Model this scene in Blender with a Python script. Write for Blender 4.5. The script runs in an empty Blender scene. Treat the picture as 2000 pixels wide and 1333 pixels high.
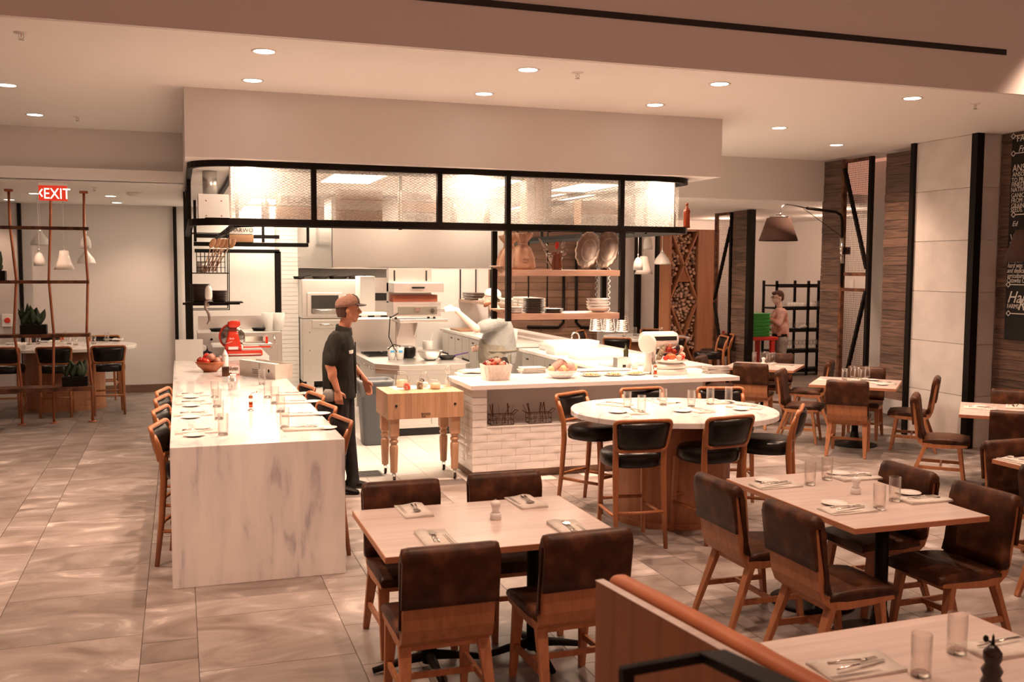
import bpy, math, random
from math import sin, cos, pi, radians as R
from mathutils import Vector as V, Matrix as Mx, Quaternion
random.seed(7)
sc = bpy.context.scene
COL = sc.collection
# ---------------------------------------------------------------- camera
CF, YAW, PIT, ROL, CH = 1920.6, R(18.689), R(4.3015), R(0.284), 2.10
fw = V((sin(YAW)*cos(PIT), cos(YAW)*cos(PIT), -sin(PIT)))
r0 = V((cos(YAW), -sin(YAW), 0)); u0 = r0.cross(fw)
cr = r0*cos(ROL)+u0*sin(ROL); cu = u0*cos(ROL)-r0*sin(ROL)
cam = bpy.data.cameras.new('camera'); cam.sensor_width = 36; cam.lens = CF/2000*36
cam.clip_start = .05; cam.clip_end = 200
co = bpy.data.objects.new('camera', cam); COL.objects.link(co)
m = Mx.Identity(4)
for i in range(3):
    m[i][0] = cr[i]; m[i][1] = cu[i]; m[i][2] = -fw[i]
m[2][3] = CH
co.matrix_world = m
cam.dof.use_dof = True; cam.dof.focus_distance = 9.3; cam.dof.aperture_fstop = 4.0
sc.camera = co
# ---------------------------------------------------------------- world, lights, exposure
sc.view_settings.view_transform = 'Standard'; sc.view_settings.look = 'None'
sc.view_settings.gamma = 1; sc.view_settings.use_curve_mapping = False
sc.view_settings.exposure = 0.65
w = bpy.data.worlds.new('world'); sc.world = w; w.use_nodes = True
w.node_tree.nodes['Background'].inputs[0].default_value = (1, .43, .28, 1)
w.node_tree.nodes['Background'].inputs[1].default_value = .38
LC = (1, .63, .44)
def light(name, kind, loc, power, size=None, rot=(0, 0, 0), col=LC, sy=None, spot=None, blend=.5):
    l = bpy.data.lights.new(name, kind); l.energy = power; l.color = col
    if kind == 'AREA':
        l.shape = 'RECTANGLE'; l.size = size; l.size_y = sy or size
    elif size: l.shadow_soft_size = size
    if spot: l.spot_size = R(spot); l.spot_blend = blend
    o = bpy.data.objects.new(name, l); o.location = loc; o.rotation_euler = rot; COL.objects.link(o)
    return o
# kitchen troffers (their diffuser panels are built with the ceiling)
KP = [(1.8, 10.7), (3.3, 10.7), (4.6, 10.9), (5.0, 12.6), (1.3, 15.2), (1.3, 17.0), (5.0, 15.3), (4.9, 17.2)]
for i, (x, y) in enumerate(KP):
    light('kitchen_light', 'AREA', (x, y, 3.03), (46 if y < 14 else 26), .55, sy=1.1, col=(1, .74, .53))
light('hood_fill', 'AREA', (2.9, 14.6, 2.05), 30, 1.4, sy=1.6, col=(1, .74, .53))  # unseen fill lamp added under the hood to brighten the range
light('hood_fill', 'AREA', (2.6, 16.7, 2.05), 16, 1.2, sy=1.0, col=(1, .74, .53))  # second added fill, brightens the back wall above the oven
DL = [(-1.39, 9.66), (-1.39, 11.44), (.62, 7.5), (.62, 8.69), (2.65, 7.47), (2.64, 8.63), (4.38, 7.48), (4.36, 8.64), (6.39, 7.49), (6.36, 9.56),
      (-1.39, 7.9), (7.9, 10.6)]
for x, y in DL:
    light('downlight', 'SPOT', (x, y, 3.64), 235 if x > 6 else 290, .05, spot=125 if x > 6 else 84, blend=1)
for x, y, z, p in [(-1.9, 14.6, 3.05, 45), (-.6, 16.3, 3.05, 42), (-2.8, 16.6, 3.05, 34), (7.2, 14.6, 3.05, 75), (8.2, 13.4, 3.05, 55), (6.6, 17, 3.05, 70)]:
    light('back_downlight', 'SPOT', (x, y, z), p, .05, spot=125, blend=.7)
for x, y, p in [(10.2, 13.6, 20), (11.3, 15.3, 14), (10.2, 17.0, 24)]:
    light('service_light', 'POINT', (x, y, 2.9), p, .15)
# added fill spots high over the seats near the camera, without fixtures
for x, y, p in [(1.4, 4.6, 190), (3.8, 5.0, 235), (6.0, 5.4, 190), (-1.4, 5.4, 420), (2.4, 2.4, 135), (7.6, 6.6, 270)]:
    light('high_fill_spot', 'SPOT', (x, y, 4.6), p, .07, spot=85, blend=.6)

# ---------------------------------------------------------------- unprojection onto real planes
def U(px, py, x=None, y=None, z=None):
    d = fw*CF + cr*(px-1000) - cu*(py-666.5)
    t = (z-CH)/d.z if z is not None else (y/d.y if y is not None else x/d.x)
    return V((0, 0, CH)) + d*t
# ---------------------------------------------------------------- mesh builder
def frame(z, hint=V((0, 0, 1))):
    z = V(z).normalized()
    if abs(z.dot(hint)) > .99: hint = V((0, 1, 0))
    x = hint.cross(z).normalized(); return x, z.cross(x), z
class MB:
    def __init__(s): s.v = []; s.f = []; s.sm = []
    def add(s, vs, fs, sm=False):
        o = len(s.v); s.v += [tuple(v) for v in vs]; s.f += [tuple(i+o for i in f) for f in fs]; s.sm += [sm]*len(fs); return s
    def box(s, x0, x1, y0, y1, z0, z1, M=None):
        vs = [V((x, y, z)) for z in (z0, z1) for y in (y0, y1) for x in (x0, x1)]
        if M: vs = [M @ v for v in vs]
        return s.add(vs, [(0, 2, 3, 1), (4, 5, 7, 6), (0, 1, 5, 4), (2, 6, 7, 3), (0, 4, 6, 2), (1, 3, 7, 5)])
    def bar(s, p0, p1, w, h, w2=None, h2=None, up=(0, 0, 1)):
        p0, p1 = V(p0), V(p1); x, y, z = frame(p1-p0, V(up)); w2 = w if w2 is None else w2; h2 = h if h2 is None else h2
        vs = [p0+x*a*w/2+y*b*h/2 for a, b in ((-1, -1), (1, -1), (1, 1), (-1, 1))]+[p1+x*a*w2/2+y*b*h2/2 for a, b in ((-1, -1), (1, -1), (1, 1), (-1, 1))]
        return s.add(vs, [(3, 2, 1, 0), (4, 5, 6, 7), (0, 1, 5, 4), (1, 2, 6, 5), (2, 3, 7, 6), (3, 0, 4, 7)])
    def rings(s, rs, sm=True, caps=True, closed=False):
        n = len(rs[0]); o = len(s.v)
        for r_ in rs: s.v += [tuple(p) for p in r_]
        k = len(rs)
        for a in range(k if closed else k-1):
            b = (a+1) % k
            for i in range(n):
                j = (i+1) % n; s.f.append((o+a*n+i, o+a*n+j, o+b*n+j, o+b*n+i)); s.sm.append(sm)
        if caps and not closed:
            s.f.append(tuple(o+i for i in reversed(range(n)))); s.f.append(tuple(o+(k-1)*n+i for i in range(n))); s.sm += [False, False]
        return s
    def tube(s, pts, r, n=8, closed=False, sm=True, flat=1):
        pts = [V(p) for p in pts]; k = len(pts); rr = r if isinstance(r, (list, tuple)) else [r]*k; rs = []; px = None
        for i, p in enumerate(pts):
            a = pts[i-1] if (i > 0 or closed) else p; b = pts[(i+1) % k] if (i < k-1 or closed) else p
            x, y, z = frame(b-a, px if px is not None else V((0, 0, 1)))
            if px is not None: y = z.cross(px).normalized()*-1 if False else y
            px = y
            rs.append([p+(x*cos(2*pi*j/n)+y*sin(2*pi*j/n)*flat)*rr[i] for j in range(n)])
        return s.rings(rs, sm, True, closed)
    def lathe(s, prof, c=(0, 0, 0), n=20, M=None, sm=True, sx=1, sy=1):
        c = V(c); rs = []
        for r_, z in prof:
            ring = [V((r_*cos(2*pi*j/n)*sx, r_*sin(2*pi*j/n)*sy, z)) for j in range(n)]
            if M: ring = [M @ p for p in ring]
            rs.append([p+c for p in ring])
        return s.rings(rs, sm)
    def prism(s, poly, z0, z1, M=None, sm=False):
        a = [V((x, y, z0)) for x, y in poly]; b = [V((x, y, z1)) for x, y in poly]
        if M: a = [M @ p for p in a]; b = [M @ p for p in b]
        return s.rings([a, b], sm)
    def ell(s, c, r, n=14, m=9, M=None):
        c = V(c); r = (r, r, r) if not isinstance(r, (tuple, list)) else r; rs = []
        for i in range(m):
            t = -pi/2+pi*(i+.25)/(m-.5)
            ring = [V((r[0]*cos(t)*cos(2*pi*j/n), r[1]*cos(t)*sin(2*pi*j/n), r[2]*sin(t))) for j in range(n)]
            if M: ring = [M @ p for p in ring]
            rs.append([p+c for p in ring])
        return s.rings(rs)
    def cap(s, p0, r0_, p1, r1_, n=12):
        p0, p1 = V(p0), V(p1); x, y, z = frame(p1-p0); rs = []
        for t in (-80, -55, -30, 0): rs.append([p0+z*sin(R(t))*r0_+(x*cos(2*pi*j/n)+y*sin(2*pi*j/n))*cos(R(t))*r0_ for j in range(n)])
        for t in (0, 30, 55, 80): rs.append([p1+z*sin(R(t))*r1_+(x*cos(2*pi*j/n)+y*sin(2*pi*j/n))*cos(R(t))*r1_ for j in range(n)])
        return s.rings(rs)
    def mesh(s, name):
        me = bpy.data.meshes.new(name); me.from_pydata(s.v, [], s.f)
        me.polygons.foreach_set('use_smooth', s.sm); me.update(); return me
    def build(s, name, mt, parent=None, bev=0, loc=None, rz=0, seg=2):
        me = s.mesh(name); me.materials.append(mt); return put(name, me, parent, bev, loc, rz, seg)
def put(name, me, parent=None, bev=0, loc=None, rz=0, seg=2):
    o = bpy.data.objects.new(name, me); COL.objects.link(o)
    if parent: o.parent = parent
    if loc is not None: o.location = loc
    if rz: o.rotation_euler.z = rz
    if bev:
        b = o.modifiers.new('bevel', 'BEVEL'); b.width = bev; b.segments = seg; b.limit_method = 'ANGLE'; b.angle_limit = R(40)
    return o
def tag(o, label=None, cat=None, group=None, kind=None):
    if label: o['label'] = label
    if cat: o['category'] = cat
    if group: o['group'] = group
    if kind: o['kind'] = kind
    return o
def empty(name, loc, label, cat, group=None, rz=0):
    o = bpy.data.objects.new(name, None); o.empty_display_size = .1; COL.objects.link(o); o.location = loc; o.rotation_euler.z = rz
    return tag(o, label, cat, group)
def struct(o): o['kind'] = 'structure'; return o
def dup(o, loc=None, rz=None, label=None, group=None, parent=None):
    c = o.copy(); COL.objects.link(c)
    if parent: c.parent = parent
    for ch in list(o.children): dup(ch, parent=c)
    if loc is not None: c.location = loc
    if rz is not None: c.rotation_euler.z = rz
    if label: c['label'] = label
    if group: c['group'] = group
    return c
def T(x=0, y=0, z=0, rx=0, ry=0, rz=0):
    return Mx.Translation((x, y, z)) @ Mx.Rotation(rz, 4, 'Z') @ Mx.Rotation(ry, 4, 'Y') @ Mx.Rotation(rx, 4, 'X')
def text(s, size, mt, parent=None, loc=(0, 0, 0), rot=(0, 0, 0), name='lettering', ext=.001, align='LEFT', sx=1, shear=0, sp=1):
    c = bpy.data.curves.new(name, 'FONT'); c.body = s; c.size = size; c.extrude = ext; c.align_x = align; c.shear = shear; c.space_character = sp; c.resolution_u = 2
    t = bpy.data.objects.new('t', c); me = bpy.data.meshes.new_from_object(t); bpy.data.objects.remove(t)
    me.materials.clear(); me.materials.append(mt); o = put(name, me, parent); o.location = loc; o.rotation_euler = rot; o.scale = (sx, 1, 1); return o
def oval(a, b, n=40, e=1.0):
    return [(a*math.copysign(abs(cos(2*pi*i/n))**e, cos(2*pi*i/n)), b*math.copysign(abs(sin(2*pi*i/n))**e, sin(2*pi*i/n))) for i in range(n)]
def rrect(x0, x1, y0, y1, r, n=4):
    P = []
    for cx, cy, a in ((x1-r, y0+r, -90), (x1-r, y1-r, 0), (x0+r, y1-r, 90), (x0+r, y0+r, 180)):
        for i in range(n+1): t = R(a+90*i/n); P.append((cx+r*cos(t), cy+r*sin(t)))
    return P
# ---------------------------------------------------------------- materials
def mat(name, col, rough=.5, metal=0, trans=0, emit=None, es=0, bump=None, spec=None, coat=0, alpha=None, ior=None, sheen=0):
    m_ = bpy.data.materials.new(name); m_.use_nodes = True; b = m_.node_tree.nodes['Principled BSDF']
    b.inputs['Base Color'].default_value = (*col, 1); b.inputs['Roughness'].default_value = rough; b.inputs['Metallic'].default_value = metal
    b.inputs['Transmission Weight'].default_value = trans
    if emit: b.inputs['Emission Color'].default_value = (*emit, 1); b.inputs['Emission Strength'].default_value = es
    if spec is not None: b.inputs['Specular IOR Level'].default_value = spec
    if coat: b.inputs['Coat Weight'].default_value = coat
    if ior: b.inputs['IOR'].default_value = ior
    if sheen: b.inputs['Sheen Weight'].default_value = sheen
    if bump: noise(m_, None, bump[0], bump[1])
    return m_
def nodes(m_): return m_.node_tree.nodes, m_.node_tree.links
def coords(m_, sc_=(1, 1, 1), kind='Object', rot=(0, 0, 0), rnd=0):
    N, L = nodes(m_); tc = N.new('ShaderNodeTexCoord'); mp = N.new('ShaderNodeMapping'); mp.inputs['Scale'].default_value = sc_; mp.inputs['Rotation'].default_value = rot
    L.new(tc.outputs[kind], mp.inputs[0])
    if rnd:
        oi = N.new('ShaderNodeObjectInfo'); mu = N.new('ShaderNodeMath'); mu.operation = 'MULTIPLY'; mu.inputs[1].default_value = rnd
        L.new(oi.outputs['Random'], mu.inputs[0]); L.new(mu.outputs[0], mp.inputs['Location'])
    return mp
def ramp(m_, src, stops):
    N, L = nodes(m_); r_ = N.new('ShaderNodeValToRGB'); e = r_.color_ramp.elements
    while len(e) > 1: e.remove(e[-1])
    e[0].position = stops[0][0]; e[0].color = (*stops[0][1], 1)
    for p, c in stops[1:]: k = e.new(p); k.color = (*c, 1)
    L.new(src, r_.inputs[0]); return r_.outputs[0]
def noise(m_, stops, scale, bump=0, sc_=(1, 1, 1), detail=5, dist=0, rnd=0, kind='Object', rough=.55):
    N, L = nodes(m_); mp = coords(m_, sc_, kind, rnd=rnd); n = N.new('ShaderNodeTexNoise'); n.inputs['Scale'].default_value = scale; n.inputs['Detail'].default_value = detail
    n.inputs['Distortion'].default_value = dist; n.inputs['Roughness'].default_value = rough; L.new(mp.outputs[0], n.inputs['Vector']); b = N['Principled BSDF']
    if stops: L.new(ramp(m_, n.outputs[0], stops), b.inputs['Base Color'])
    if bump:
        bp = N.new('ShaderNodeBump'); bp.inputs['Strength'].default_value = bump; bp.inputs['Distance'].default_value = .01
        L.new(n.outputs[0], bp.inputs['Height']); L.new(bp.outputs[0], b.inputs['Normal'])
    return m_
def vary(m_, amt=.25):      # per-object brightness variation
    N, L = nodes(m_); b = N['Principled BSDF']; oi = N.new('ShaderNodeObjectInfo'); mr = N.new('ShaderNodeMapRange')
    mr.inputs[3].default_value = 1-amt; mr.inputs[4].default_value = 1+amt; L.new(oi.outputs['Random'], mr.inputs[0])
    mx = N.new('ShaderNodeVectorMath'); mx.operation = 'SCALE'; src = b.inputs['Base Color']
    if src.is_linked: L.new(src.links[0].from_socket, mx.inputs[0])
    else: mx.inputs[0].default_value = src.default_value[:3]
    L.new(mr.outputs[0], mx.inputs['Scale']); L.new(mx.outputs[0], src); return m_
paint = mat('wall_paint', (.72, .70, .68), .9, bump=(60, .03))
ceilp = mat('ceiling_paint', (.86, .85, .83), .95)
tilewall = vary(noise(mat('grey_wall_tile', (.5, .5, .5), .6), [(.3, (.54, .51, .49)), (.7, (.66, .63, .60))], 3, .1, rnd=30), .07)
stone = vary(noise(mat('floor_stone', (.4, .4, .4), .42), [(.25, (.13, .098, .084)), (.45, (.215, .18, .162)), (.6, (.285, .25, .235)), (.72, (.52, .48, .45))], 1.6, .12, sc_=(1, 1.6, 1), detail=8, dist=1.6, rnd=40), .16)
lgrout = mat('light_grout', (.75, .72, .70), .9)
grout = mat('grout', (.14, .12, .11), .9)
ktile = vary(mat('kitchen_floor_tile', (.62, .59, .56), .4, bump=(25, .05)), .08)
marble = mat('white_marble', (.8, .8, .8), .12, coat=.2)
noise(marble, [(.33, (.50, .50, .53)), (.42, (.76, .75, .75)), (.6, (.86, .84, .82))], 2.6, 0, sc_=(3.2, 1, .6), detail=9, dist=.5)
def woodm(name, c0, c1, scale=6, rough=.45, axis=(1, 12, 12), bump=.08, rnd=20, va=.1, dist=.6):
    return vary(noise(mat(name, c0, rough), [(.3, c0), (.5, tuple((a+b)/2 for a, b in zip(c0, c1))), (.7, c1)], scale, bump, sc_=axis, detail=6, dist=dist, rnd=rnd), va)
oak = woodm('oak', (.33, .125, .050), (.48, .21, .095), 2.2, axis=(14, 14, 1.2))
stoolwood = woodm('walnut_stained_beech', (.27, .095, .035), (.40, .155, .06), 2.2, axis=(10, 10, 1.2), rough=.35)
tabletop = woodm('pale_table_oak', (.52, .44, .41), (.66, .57, .53), 1.4, axis=(1.2, 16, 8), bump=.03, rough=.28, va=.04)
tableedge = woodm('table_edge_oak', (.46, .19, .095), (.56, .26, .14), 3, axis=(3, 3, 20), rough=.4, va=.05)
plank = woodm('weathered_plank', (.045, .030, .024), (.20, .115, .08), 1.3, axis=(3, 1.1, 16), bump=.35, rough=.7, va=.25, dist=1.8)
plankd = woodm('brown_board', (.17, .10, .07), (.27, .16, .11), 1.3, axis=(1.4, 3, 14), bump=.25, rough=.6, va=.22)
panelw = woodm('wood_panel', (.36, .145, .068), (.46, .21, .105), 1.5, axis=(12, 12, 1), bump=.05, va=.03)
maple = woodm('maple_block', (.52, .30, .17), (.66, .42, .27), 2, axis=(9, 9, 1), rough=.4, va=.16)
shelfw = woodm('shelf_wood', (.42, .26, .19), (.54, .36, .27), 2, axis=(1.5, 10, 10), va=.08)
leather = noise(mat('brown_leather', (.1, .05, .03), .45, spec=.25), [(.35, (.024, .0075, .003)), (.52, (.058, .020, .008)), (.68, (.12, .047, .021))], 7, .12, detail=9)
blackl = mat('black_leather', (.007, .006, .006), .3, bump=(60, .06), spec=.35)
tan = noise(mat('tan_leather', (.5, .2, .1), .5), [(.3, (.42, .13, .05)), (.7, (.55, .19, .08))], 4, .1)
black = mat('black_steel', (.007, .005, .004), .5, 0, spec=.15)
rust = noise(mat('rusted_steel', (.1, .05, .03), .6, .5), [(.35, (.05, .02, .012)), (.65, (.22, .09, .045))], 9, .2)
copper = noise(mat('copper_tube', (.5, .2, .1), .35, .8), [(.3, (.30, .10, .05)), (.7, (.55, .22, .12))], 3)
steel = mat('stainless', (.70, .68, .66), .32, .9)
chrome = mat('chrome', (.75, .74, .72), .12, 1)
white = mat('white_ceramic', (.85, .84, .82), .2, coat=.3)
slabw = mat('white_quartz', (.82, .80, .78), .22)
whitep = mat('white_plastic', (.8, .79, .77), .4)
glazed = mat('white_glazed_tile', (.80, .78, .76), .22, coat=.3, bump=(7, .45))
cloth = noise(mat('linen_napkin', (.7, .67, .6), .9, sheen=.3), [(.3, (.60, .57, .52)), (.7, (.70, .67, .62))], 40, .1)
stripe = mat('napkin_hem', (.30, .27, .25), .9)
red = mat('red_enamel', (.62, .035, .015), .22, coat=.4)
redp = mat('red_plastic', (.55, .03, .015), .35)
green = mat('green_plastic', (.03, .42, .06), .35)
plast = mat('clear_plastic', (.85, .83, .8), .3, trans=.4)
dark = mat('dark_parts_and_shade', (.015, .012, .011), .6)  # near black, for dark parts and for shade painted into openings
bronze = mat('dark_wire', (.14, .07, .045), .45, .6)
grayp = mat('grey_plastic', (.10, .11, .13), .45)
darkglz = mat('dark_glazed_plate', (.07, .045, .035), .35)
tray_ = noise(mat('dark_pewter', (.2, .14, .11), .45, .6), [(.3, (.13, .085, .065)), (.7, (.30, .22, .18))], 8, .2)
pewter = noise(mat('pewter', (.3, .25, .22), .35, .85), [(.3, (.22, .18, .16)), (.7, (.5, .44, .4))], 8, .2)
silver = mat('silver_cutlery', (.7, .68, .65), .18, 1)
leafm = vary(noise(mat('leaf', (.03, .06, .03), .4), [(.3, (.012, .028, .014)), (.7, (.035, .07, .03))], 12), .3)
paper = noise(mat('paper', (.8, .77, .72), .85), [(.3, (.72, .69, .64)), (.7, (.82, .79, .75))], 5, .2)
burlap = noise(mat('burlap', (.5, .3, .2), .9), [(.3, (.40, .22, .14)), (.7, (.56, .34, .24))], 16, .5)
cardb = noise(mat('pink_cardboard', (.78, .68, .6), .8), [(.3, (.80, .69, .61)), (.7, (.88, .79, .72))], 6)
ink = mat('dark_ink', (.03, .025, .02), .7)
chalk = mat('chalk_white', (.75, .72, .66), .9)
board = mat('chalkboard_black', (.010, .009, .009), .8)
bulbm = mat('lit_bulb', (1, 1, 1), .5, emit=(1, .86, .66), es=45)
lensm = mat('lit_lens', (1, 1, 1), .5, emit=(1, .88, .72), es=9)
troff = mat('lit_troffer', (1, 1, 1), .5, emit=(1, .85, .66), es=5)
exitr = mat('exit_sign_red', (.35, .02, .01), .4, emit=(1, .05, .02), es=.35)
exitw = mat('exit_sign_letters', (1, .9, .8), .4, emit=(1, .85, .68), es=1.3)
skin = noise(mat('skin', (.55, .26, .16), .5), [(.3, (.50, .21, .12)), (.7, (.60, .29, .18))], 6, .05)
skin.node_tree.nodes['Principled BSDF'].inputs['Subsurface Weight'].default_value = .08
skinp = mat('pale_skin', (.72, .50, .42), .5)
glovem = mat('white_glove', (.85, .83, .82), .5)
hairm = noise(mat('brown_hair', (.06, .025, .012), .7), [(.3, (.035, .014, .008)), (.7, (.13, .055, .03))], 60, .5, sc_=(1, 1, .2))
shirtk = noise(mat('charcoal_shirt', (.05, .05, .045), .9, spec=.2), [(.3, (.013, .0135, .011)), (.7, (.030, .030, .025))], 9, .8, sc_=(1, 1, .5), dist=1.5)
pantk = noise(mat('black_trousers', (.012, .011, .012), .85), [(.3, (.007, .007, .008)), (.7, (.018, .017, .018))], 8, .7, dist=1.2)
greysh = noise(mat('grey_chef_shirt', (.25, .25, .24), .85), [(.3, (.24, .25, .25)), (.7, (.34, .34, .33))], 9, .7, dist=1.2)
apronm = noise(mat('olive_apron', (.2, .18, .14), .9), [(.3, (.17, .15, .12)), (.7, (.27, .245, .20))], 7, .8, dist=1.2)
pinksh = noise(mat('rust_shirt_highlights', (.45, .2, .15), .85), [(.35, (.40, .14, .10)), (.65, (.85, .60, .54))], 4, .6, dist=1.2)  # pale patches are highlights painted into the rust cloth
greypt = noise(mat('grey_trousers', (.3, .28, .26), .85), [(.3, (.20, .18, .17)), (.7, (.42, .39, .36))], 7, .8, dist=1.2)
capm = noise(mat('mesh_cap_brown', (.3, .17, .13), .9), [(.3, (.24, .13, .095)), (.7, (.34, .20, .15))], 60, .5)
capd = mat('cap_peak_grey', (.07, .055, .05), .8)
glass_ = bpy.data.materials.new('thin_glass'); glass_.use_nodes = True
N_, L_ = nodes(glass_); N_.remove(N_['Principled BSDF']); _t = N_.new('ShaderNodeBsdfTransparent'); _t.inputs[0].default_value = (.985, .975, .965, 1)
_g = N_.new('ShaderNodeBsdfGlossy'); _g.inputs['Roughness'].default_value = .04; _lw = N_.new('ShaderNodeLayerWeight'); _lw.inputs[0].default_value = .35
_mr = N_.new('ShaderNodeMapRange'); _mr.inputs[3].default_value = .02; _mr.inputs[4].default_value = .6
L_.new(_lw.outputs['Facing'], _mr.inputs[0]); _mx = N_.new('ShaderNodeMixShader'); L_.new(_mr.outputs[0], _mx.inputs[0]); L_.new(_t.outputs[0], _mx.inputs[1]); L_.new(_g.outputs[0], _mx.inputs[2])
L_.new(_mx.outputs[0], N_['Material Output'].inputs[0])
def translucent(name, col, mixt):
    f_ = bpy.data.materials.new(name); f_.use_nodes = True; N, L = nodes(f_); N.remove(N['Principled BSDF'])
    t = N.new('ShaderNodeBsdfTransparent'); d = N.new('ShaderNodeBsdfTranslucent'); d.inputs[0].default_value = (*col, 1); x = N.new('ShaderNodeMixShader'); x.inputs[0].default_value = mixt
    L.new(t.outputs[0], x.inputs[1]); L.new(d.outputs[0], x.inputs[2]); L.new(x.outputs[0], N['Material Output'].inputs[0]); return f_
frost = translucent('frosted_film', (.9, .88, .85), .22)
bag = translucent('clear_bin_liner', (.8, .8, .8), .5)
amber = mat('amber_glass', (.30, .05, .01), .08, trans=.6)
gbase = mat('solid_glass', (.95, .93, .9), .03, trans=1, ior=1.45)
# ================================================================ SETTING
def sbox(name, mt, *b, parent=None, bev=0):
    o = MB().box(*b).build(name, mt, parent, bev)
    return struct(o) if not parent else o
fl = sbox('floor', grout, -6.5, 12.6, -2, 18.4, -.06, -.008)
def inview(x, y, z=0, mar=120):
    p = V((x, y, z-CH)); d = p.dot(fw)
    if d < .5: return False
    return -mar < 1000+CF*p.dot(cr)/d < 2000+mar and -mar < 666.5-CF*p.dot(cu)/d < 1333+mar
tiles = []
xs = -4.38-1.11; k = 0
while xs < 12.4:
    wd = .815 if k % 2 == 0 else .295
    y = 2.2+random.random()*.6
    while y < 18.2:
        ln = random.choice((.6, .82, 1.1) if wd > .5 else (.3, .6, .6)); cx, cy = xs+wd/2, y+ln/2
        inK = 1.1 < cx < 5.3 and cy > 9.3
        if not inK and inview(cx, cy, 0, 200) and not (cx > 9.0 and cy < 12.2): tiles.append((math.hypot(cx, cy), xs, y, wd, min(ln, 18.25-y)))
        y += ln
    xs += wd; k += 1
tiles.sort(); rest = MB()
cache = {}
for i, (d, x, y, wd, ln) in enumerate(tiles):
    if i < 300:
        key = (round(wd, 2), round(ln, 2))
        if key not in cache:
            cache[key] = MB().box(-wd/2+.002, wd/2-.002, -ln/2+.002, ln/2-.002, -.012, 0).mesh('tile'); cache[key].materials.append(stone)
        o = put('stone_tile', cache[key], fl); o.location = (x+wd/2, y+ln/2, 0)
    else: rest.box(x+.002, x+wd-.002, y+.002, y+ln-.002, -.012, 0)
if rest.f: tag(rest.build('far_stone_tiles', stone, fl), kind='stuff')
km = MB().box(-.148, .148, -.298, .298, -.012, .0); km = km.mesh('ktile'); km.materials.append(ktile); n = 0; rest = MB()
for i in range(14):
    for j in range(15):
        x = 1.28+i*.3; y = 9.6+j*.6-(.3 if i % 2 else 0)
        if x < 5.3 and n < 290: o = put('kitchen_tile', km, fl); o.location = (x, y, .001); n += 1
# floor drain
dr = MB().box(1.62, 1.92, 9.62, 9.92, 0, .006)
dr = dr.build('floor_drain', steel); tag(dr, 'square steel floor drain with slots beside the man in the cap', 'drain')
gm = MB()
for i in range(9): gm.box(1.64, 1.90, 9.64+i*.031, 9.655+i*.031, .006, .008)
gm.build('slot', dark, dr)
# ceilings and bulkheads
sbox('ceiling', ceilp, -6.5, 9.4, 7.04, 12.4, 3.66, 3.8)
sbox('ceiling_upper', paint, -6.5, 12.6, -2, 7.04, 5.2, 5.3)
sbox('wall_bulkhead_near', paint, -6.5, 12.6, 7.0, 7.12, 3.662, 5.2)
sbox('ceiling_back', ceilp, -6.5, 12.6, 12.3, 18.6, 3.072, 3.2)
sbox('wall_bulkhead_left', paint, -6.5, .07, 12.4, 12.5, 3.072, 3.66)
sbox('wall_bulkhead_right', paint, 5.43, 8.95, 12.2, 12.3, 3.072, 3.66)
sbox('ceiling_kitchen', paint, .07, 5.43, 9.2, 12.45, 3.055, 3.66)
sd = sbox('trim_1', paint, 0, .01, 7.0, 7.01, 3.7, 3.71)
slot = MB().box(-1, U(1965, 106, y=7).x, 6.994, 7.0, U(1965, 108, y=7).z, U(1965, 97, y=7).z).build('slot_diffuser', dark); tag(slot, 'long black linear slot diffuser high on the near bulkhead', 'air vent')
bpy.data.objects.remove(sd)
# walls
wl = sbox('wall_left_back', paint, -6.5, 1.56, 17.3, 17.42, 0, 3.08)
sbox('baseboard_left', plankd, -6.5, 1.0, 17.28, 17.3, 0, .13)
sbox('wall_left', paint, -6.6, -6.5, -2, 17.4, 0, 3.66)
sbox('wall_back', paint, 1.56, 5.7, 18.3, 18.4, 0, 3.08)
sbox('wall_far_left_panel', tilewall, -3.6, U(35, 500, y=17.25).x, 17.2, 17.29, 0, 3.07)
wp = sbox('wall_east_back', plankd, 5.7, 8.0, 18.3, 18.4, 0, 3.08)
bm_ = [MB().box(0, L_2-.006, -.02, 0, 0, .142).mesh('board') for L_2 in (.55, .8, 1.1)]
for b_ in bm_: b_.materials.append(plankd)
z = 0; rws = 0
while z < 3.0:
    x = 5.7
    if rws % 4 == 2 or True:
        while x < 8.0:
            i = random.randrange(3); ln = (.55, .8, 1.1)[i]
            if x+ln > 8.05: i = 0
            o = put('board', bm_[i], wp); o.location = (x, 18.3, z+.004); x += (.55, .8, 1.1)[i]
    z += .15; rws += 1
sbox('wall_east_tiled', tilewall, 8.0, 9.4, 18.2, 18.4, 0, 3.08)
for i in range(5):
    MB().box(8.0, 8.66, 18.19, 18.2, i*.61+.003, i*.61+.607).build('wall_tile', tilewall, bpy.data.objects['wall_east_tiled'])
for i, (x0, x1, h) in enumerate([(1241, 1251, 3.05), (1281, 1290, 3.05)]):
    a, b = U(x0, 500, y=17.9).x, U(x1, 500, y=17.9).x; sbox('trim_%d' % (i+2), black, a, b, 17.85, 17.95, 0, h)
# left dark posts
for i, (x0, x1, Y) in enumerate([(34, 41, 17.15), (338, 345, 17.2), (359, 374, 13.6)]):
    a, b = U(x0, 450, y=Y).x, U(x1, 450, y=Y).x; sbox('trim_%d' % (i+4), black, a, b, Y, Y+.08, 0, 3.06)
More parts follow.
